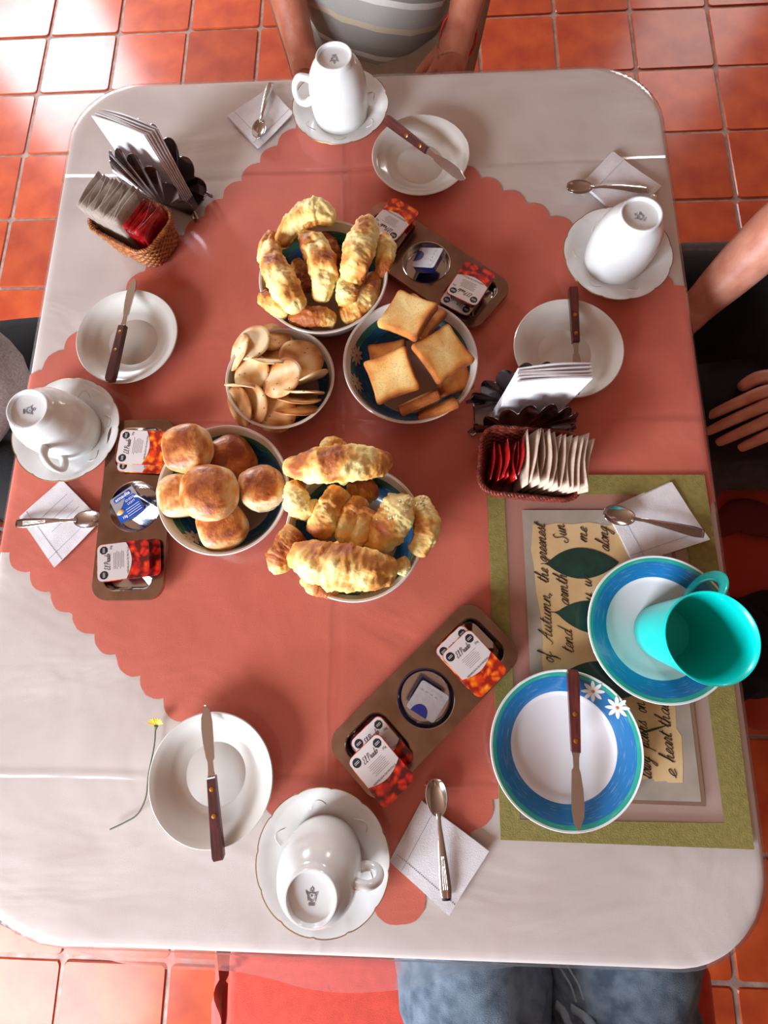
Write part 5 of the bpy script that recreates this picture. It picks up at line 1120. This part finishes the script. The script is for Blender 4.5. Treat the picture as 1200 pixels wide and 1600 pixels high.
# ------------------------------------------------------------------ people
def skin_mesh(name, chains, mt, parent, org, sub=2):
    """chains: list of lists of (point, radius); points equal to an existing vertex are joined to it"""
    V = []; E = []; Rd = []
    def idx(p, r):
        for i, q in enumerate(V):
            if (q-p).length < 1e-5: return i
        V.append(p); Rd.append(r); return len(V)-1
    for ch in chains:
        prev = None
        for p, r in ch:
            i = idx(Vector(p), r)
            if prev is not None and prev != i: E.append((prev, i))
            prev = i
    me = bpy.data.meshes.new(name); me.from_pydata([tuple(v-org) for v in V], E, []); o = bpy.data.objects.new(name, me); COL.objects.link(o)
    md = o.modifiers.new('skin', 'SKIN'); md.use_smooth_shade = True; sl = me.skin_vertices[0].data
    for i, r in enumerate(Rd): sl[i].radius = (r, r) if not isinstance(r, tuple) else r; sl[i].use_root = (i == 0)
    s = o.modifiers.new('sub', 'SUBSURF'); s.levels = sub; s.render_levels = sub
    bpy.context.view_layer.update(); dg = bpy.context.evaluated_depsgraph_get(); m2 = bpy.data.meshes.new_from_object(o.evaluated_get(dg)); bpy.data.objects.remove(o)
    m2.materials.clear(); m2.materials.append(mt); m2.polygons.foreach_set('use_smooth', [True]*len(m2.polygons)); m2.name = name
    return link(name, m2, parent)
def head(parent, c, f, sk, hairm):
    rz = math.atan2(f.y, f.x)-math.pi/2; V, F = [], []; n1, n2 = 22, 32
    hd = empty('head', c, rz); hd.parent = parent
    for i in range(n1+1):
        th = math.pi*i/n1
        for j in range(n2):
            ph = 2*math.pi*j/n2; d = Vector((math.sin(th)*math.cos(ph), math.sin(th)*math.sin(ph), math.cos(th))); q = Vector((d.x*.074, d.y*.094, d.z*.118))
            if d.z < -.1: q.x *= 1-.25*(-d.z); q.y = q.y*(1-.1*(-d.z))+.012*(-d.z)
            nz = math.exp(-((d.x/.16)**2+((d.z+.12)/.22)**2)) if d.y > 0 else 0; q.y += .022*nz
            ey = sum(math.exp(-(((d.x-s*.36)/.16)**2+((d.z-.06)/.12)**2)) for s in (-1, 1)) if d.y > 0 else 0; q.y -= .010*ey; V.append(q)
    for i in range(n1):
        for j in range(n2): j2 = (j+1) % n2; F.append((i*n2+j, (i+1)*n2+j, (i+1)*n2+j2, i*n2+j2))
    mesh('face', V, F, sk, hd, sharp=None)
    for s in (-1, 1):
        V, F = lathe([(.001, -.011), (.008, -.008), (.0115, 0), (.008, .008), (.001, .011)], 14); mesh('eye', V, F, m_eye, hd, (s*.027, .073, .008)); mesh('iris', [(x*.5, y*.3, z_*.5) for x, y, z_ in V], F, m_iris, hd, (s*.027, .083, .008))
        V, F = lathe([(.001, -.03), (.012, -.02), (.016, 0), (.012, .022), (.001, .03)], 14); mesh('ear', [(x*.5, y, z_) for x, y, z_ in V], F, sk, hd, (s*.074, -.004, -.005))
    V, F = tube([(-.022, .082, -.050), (0, .091, -.052), (.022, .082, -.050)], [.003, .006, .003], 8); mesh('mouth', V, F, m_lip, hd)
    V, F = [], []
    for i in range(13):
        th = math.pi*.56*i/12
        for j in range(32):
            ph = 2*math.pi*j/32; fr = max(0, math.sin(ph)); t2 = th*(1-.35*fr); V.append(Vector((math.sin(t2)*math.cos(ph)*.083, math.sin(t2)*math.sin(ph)*.102-.004, math.cos(t2)*.128)))
    for i in range(12):
        for j in range(32): j2 = (j+1) % 32; F.append((i*32+j, (i+1)*32+j, (i+1)*32+j2, i*32+j2))
    mesh('hair', V, F, hairm, hd, sharp=None)
def hand_chains(wr, fd, side, pal, s=1.0, curl=.35, spread=.16, th_side=1):
    """wrist, finger direction, sideways (towards the thumb), palm normal (down)"""
    fd = fd.normalized(); side = (side-fd*side.dot(fd)).normalized(); ch = []; pc = wr+fd*.045*s; ch.append([(wr, .024*s), (wr+fd*.022*s, (.030*s, .020*s)), (pc, (.034*s, .019*s))])
    Ls = (.070, .078, .073, .058)
    for k, off in enumerate((.028, .010, -.009, -.027)):
        d = (fd+side*off*spread*20*.3).normalized(); kn = pc+fd*(.036*s-abs(off)*.25)+side*off*s; L = Ls[k]*s
        a = kn+d*L*.45+pal*L*.10; b = a+(d*(1-curl*.5)+pal*curl).normalized()*L*.32; c = b+(d*(1-curl)+pal*curl*1.3).normalized()*L*.26
        ch.append([(pc, (.034*s, .019*s)), (pc+fd*.014*s+side*off*s*.75, .0105*s), (kn, .0098*s), (a, .0086*s), (b, .0078*s), (c, .0066*s)])
    tb = wr+fd*.022*s; t1 = tb+side*.036*s+fd*.018*s+pal*.006; ch.append([(wr+fd*.022*s, (.030*s, .020*s)), (t1, .0125*s), (t1+(fd*.8+side*.45).normalized()*.030*s+pal*.006, .0105*s), (t1+(fd*.95+side*.2).normalized()*.052*s+pal*.012, .0085*s)])
    return ch
Z3 = Vector((0, 0, 1))
def person(lb, hip, f, arms, sk, shirt, trous, sleeves, knees=None, torso_r=.135, lean=.02, handspec=None, longsleeve=False, girth=1.0, hairm=None):
    f = Vector(f).normalized(); rt = f.cross(Z3); hip = Vector(hip); org = Vector((hip.x, hip.y, 0)); r = empty('person', org, 0, lb, 'person')
    ch_ = hip+Z3*.20+f*lean; chest = hip+Z3*.38+f*lean*1.5; nk = hip+Z3*.52+f*lean*2; hb = nk+Z3*.08+f*.01
    body = [[(hip, .12), (ch_, .12), (chest, .125), (nk, .055), (hb, .052)]]; legs = []; slv = []
    for s in (-1, 1):
        hj = hip+rt*s*.085-Z3*.01; kn = hip+rt*s*.12+f*.44+Z3*.02 if not knees else Vector(knees[0 if s < 0 else 1]); ft = Vector((kn.x, kn.y, .09))-f*.02; toe = ft+f*.14-Z3*.05
        body.append([(hip, .12), (hj, .075), (kn, .050), (ft, .036)]); legs.append([(hip, .155*girth), (hj+f*.04, .100*girth), ((hj+kn)/2, .088*girth), (kn, .072*girth), ((kn+ft)/2, .062), (ft+Z3*.04, .055)])
        V, F = tube([ft-f*.06-Z3*.045, ft-Z3*.035, toe-f*.05-Z3*.002, toe], [.030, .042, .038, .022], 12, flat=.8); mesh('shoe', [Vector(v)-org for v in V], F, m_shoe, r, sharp=None)
        sh = chest+rt*s*.165+Z3*.05; el, wr = arms[0 if s < 0 else 1]; el, wr = Vector(el), Vector(wr)
        body.append([(chest, .125), (sh, .052), (el, .040), ((el+wr)/2, .037), (wr, .027)])
        e2 = sh+(el-sh)*(1.0 if longsleeve else .55)
        c_ = [(chest, torso_r), (sh, .068), (e2, .056)]
        if longsleeve: c_ += [((el+wr)/2, .050), (wr-(wr-el)*.06, .038)]
        slv.append(c_); hs = handspec[0 if s < 0 else 1]
        for q in hand_chains(wr, Vector(hs[0]), Vector(hs[1]), Vector(hs[2]), hs[3], hs[4]): body.append(q)
    skin_mesh('body', body, sk, r, org); skin_mesh('trousers', legs, trous, r, org)
    skin_mesh('shirt', [[(hip+Z3*.05, torso_r*1.02), (ch_, torso_r), (chest, torso_r), (nk-Z3*.03, .07)]]+slv, shirt, r, org)
    head(r, hb+Z3*.11+f*.03-org, f, sk, hairm or m_hair); return r, org
# striped shirt material
m_stripe = mat('striped_shirt', C((178, 176, 174)), .9, bump=.3, bscale=700)
nt = m_stripe.node_tree; N = nt.nodes; L = nt.links; tc = N.new('ShaderNodeTexCoord'); mp = N.new('ShaderNodeMapping'); mp.inputs['Rotation'].default_value = (0, math.radians(-12), 0); L.new(tc.outputs['Object'], mp.inputs[0])
sx = N.new('ShaderNodeSeparateXYZ'); L.new(mp.outputs[0], sx.inputs[0]); mu = N.new('ShaderNodeMath'); mu.operation = 'MULTIPLY'; mu.inputs[1].default_value = 12; L.new(sx.outputs[2], mu.inputs[0]); fc = N.new('ShaderNodeMath'); fc.operation = 'FRACT'; L.new(mu.outputs[0], fc.inputs[0])
cr = N.new('ShaderNodeValToRGB'); cr.color_ramp.interpolation = 'CONSTANT'; e = cr.color_ramp.elements; e.new(.5); e.new(.7); e.new(.85)
for i, (p, c) in enumerate(((0, (140, 132, 124)), (.3, (184, 166, 142)), (.40, (160, 154, 148)), (.74, (204, 198, 190)), (.84, (134, 126, 118)))):
    if i >= len(e): e.new(p)
    e[i].position = p; e[i].color = (*C(c), 1)
L.new(fc.outputs[0], cr.inputs[0]); L.new(cr.outputs[0], N['Principled BSDF'].inputs['Base Color'])
def ptw(px, py, zw): return pt(px, py, zw-TZ)
dn = Vector((0, 0, -1))
A_r = (Vector((-.235, 1.13, .90)), ptw(474, 92, .70)); A_l = (Vector((.165, 1.13, .90)), ptw(716, 62, .71))
p1, o1 = person('person in striped grey shirt seated at the far end, forearms on the lap', (-.045, 1.13, .53), (0, -1, 0), (A_l, A_r), m_skin, m_stripe, m_beige, 0,
    handspec=(((-.35, -.8, -.30), (-1, .35, 0), (.1, .1, -1), 1.0, .9), ((.3, -1, -.25), (1, -.3, 0), (0, 0, -1), .95, .5)), knees=((.10, .72, .56), (-.17, .72, .56)), torso_r=.150, girth=1.05)
# which arm list entry belongs to which side: rt = f x Z; f=-y gives rt=-x, so s=-1 is the +x side
wrp = A_l[1]; V, F = tube([wrp+Vector((.031*math.cos(t), .012*math.sin(t)+.006, .031*math.sin(t))) for t in [i*math.pi/10 for i in range(20)]], .0022, 6, closed=True); mesh('bracelet', [Vector(v)-o1 for v in V], F, m_redcord, p1, sharp=None)
# right hand person, facing -x: rt = f x Z = +y, so s=-1 is the -y side (left arm)
hw = ptw(1300, 602, .665)
p2, o2 = person('person in navy top and black trousers seated at the right, hand on the thigh', (.80, .44, .53), (-1, 0, 0), ((Vector((.86, .17, .82)), hw), (ptw(1240, 335, .80), ptw(1080, 490, .66))), m_skin2, m_navy, m_black_cloth, 0,
    handspec=(((-1, -.42, -.1), (-.3, 1, 0), (0, 0, -1), 1.14, .5), ((-1, -.9, -.3), (-.5, 1, 0), (0, 0, -1), 1.0, .6)), knees=((.40, .32, .56), (.40, .56, .56)), torso_r=.150, girth=1.12)
# left hand person, facing +x: rt = -y, so s=-1 is the +y side
p3, o3 = person('person in grey sleeve and black trousers at the left edge of the picture', (-.99, .32, .53), (1, 0, 0), ((ptw(8, 566, .70), Vector((-.80, .16, .62))), (Vector((-1.08, .06, .80)), Vector((-.93, .10, .66)))), m_skin, m_greycl, m_black_cloth, 0,
    handspec=(((.9, -.8, -1.2), (0, -1, 0), (0, 0, -1), .9, .8), ((.1, 1, -.1), (-1, 0, 0), (0, 0, -1), .9, .6)), knees=((-.56, .46, .56), (-.56, .22, .56)), longsleeve=True, torso_r=.145, girth=1.1)
# photographer: only the lap is in view; jeans with fly, seams and belt loop
m_jean = mat('washed_denim', C((110, 124, 138)), .9, bump=.6, bscale=900, col2=C((64, 78, 94)), nscale=40, ndetail=8)
m_seam = mat('denim_seam', C((132, 146, 156)), .9, bump=.6, bscale=900)
p4, o4 = person('person in blue jeans seated at the near end of the table', (.205, -.82, .53), (0, 1, 0), ((Vector((-.03, -.96, .84)), Vector((-.01, -.88, .68))), (Vector((.46, -.96, .84)), Vector((.44, -.88, .68)))), m_skin, m_navy, m_jean, 0,
    handspec=(((0, 1, -.3), (1, 0, 0), (0, 0, -1), .9, .6), ((0, 1, -.3), (-1, 0, 0), (0, 0, -1), .9, .6)), knees=((.08, -.22, .54), (.34, -.22, .54)), torso_r=.140, girth=1.3)

tr = [c for c in p4.children if c.name.startswith('trousers')][0]; me = tr.data
for v in me.vertices:
    n = v.normal; p = v.co
    v.co = p+n*(.012*noise.noise(Vector((p.x*9+p.y*4, p.y*16-p.x*6, p.z*8)))+.009*(1-abs(noise.noise(Vector((p.x*7-p.y*9, p.y*12+p.x*8, 2))))*4)+.010*math.sin(p.y*70+p.x*30+4*noise.noise(p*7))*noise.noise(p*6+Vector((3, 1, 0))))
me.update(); bpy.context.view_layer.update()
def hit(o, px, py):
    mi = o.matrix_world.inverted(); d = (pt(px, py, 0)-CAM).normalized(); ok, loc, nn, _ = o.ray_cast(mi @ CAM, mi.to_3x3() @ d); return loc if ok else None
def seam(name, pts, r, mt, off=0.001):
    L_ = [hit(tr, *p) for p in pts]; L_ = [q+Vector((0, 0, off)) for q in L_ if q]
    if len(L_) > 2: V, F = tube(catmull(L_, 30), r, 8, flat=.4); mesh(name, V, F, mt, tr, sharp=None)
seam('fly_seam', [(868, 1502), (880, 1520), (892, 1540), (900, 1565)], .0016, m_seam); seam('fly_seam', [(880, 1500), (892, 1518), (904, 1538), (912, 1562)], .0016, m_seam)
seam('belt_loop', [(868, 1566), (880, 1580), (890, 1600)], .006, m_seam, .003); seam('belt_loop', [(892, 1572), (912, 1586), (926, 1602)], .006, m_seam, .003)

# flat dark red strip, widest in the middle, on the seat beside the placemat
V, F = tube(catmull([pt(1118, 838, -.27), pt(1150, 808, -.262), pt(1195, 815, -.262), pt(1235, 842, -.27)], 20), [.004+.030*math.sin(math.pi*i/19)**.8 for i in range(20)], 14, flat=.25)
q = Matrix.Rotation(-ch3.rotation_euler[2], 3, 'Z'); mesh('dark_red_strip', [q @ (Vector(v)-ch3.location) for v in V], F, mat('dark_red_fabric', C((92, 14, 10)), .85, bump=.4, bscale=900), ch3, sharp=None)
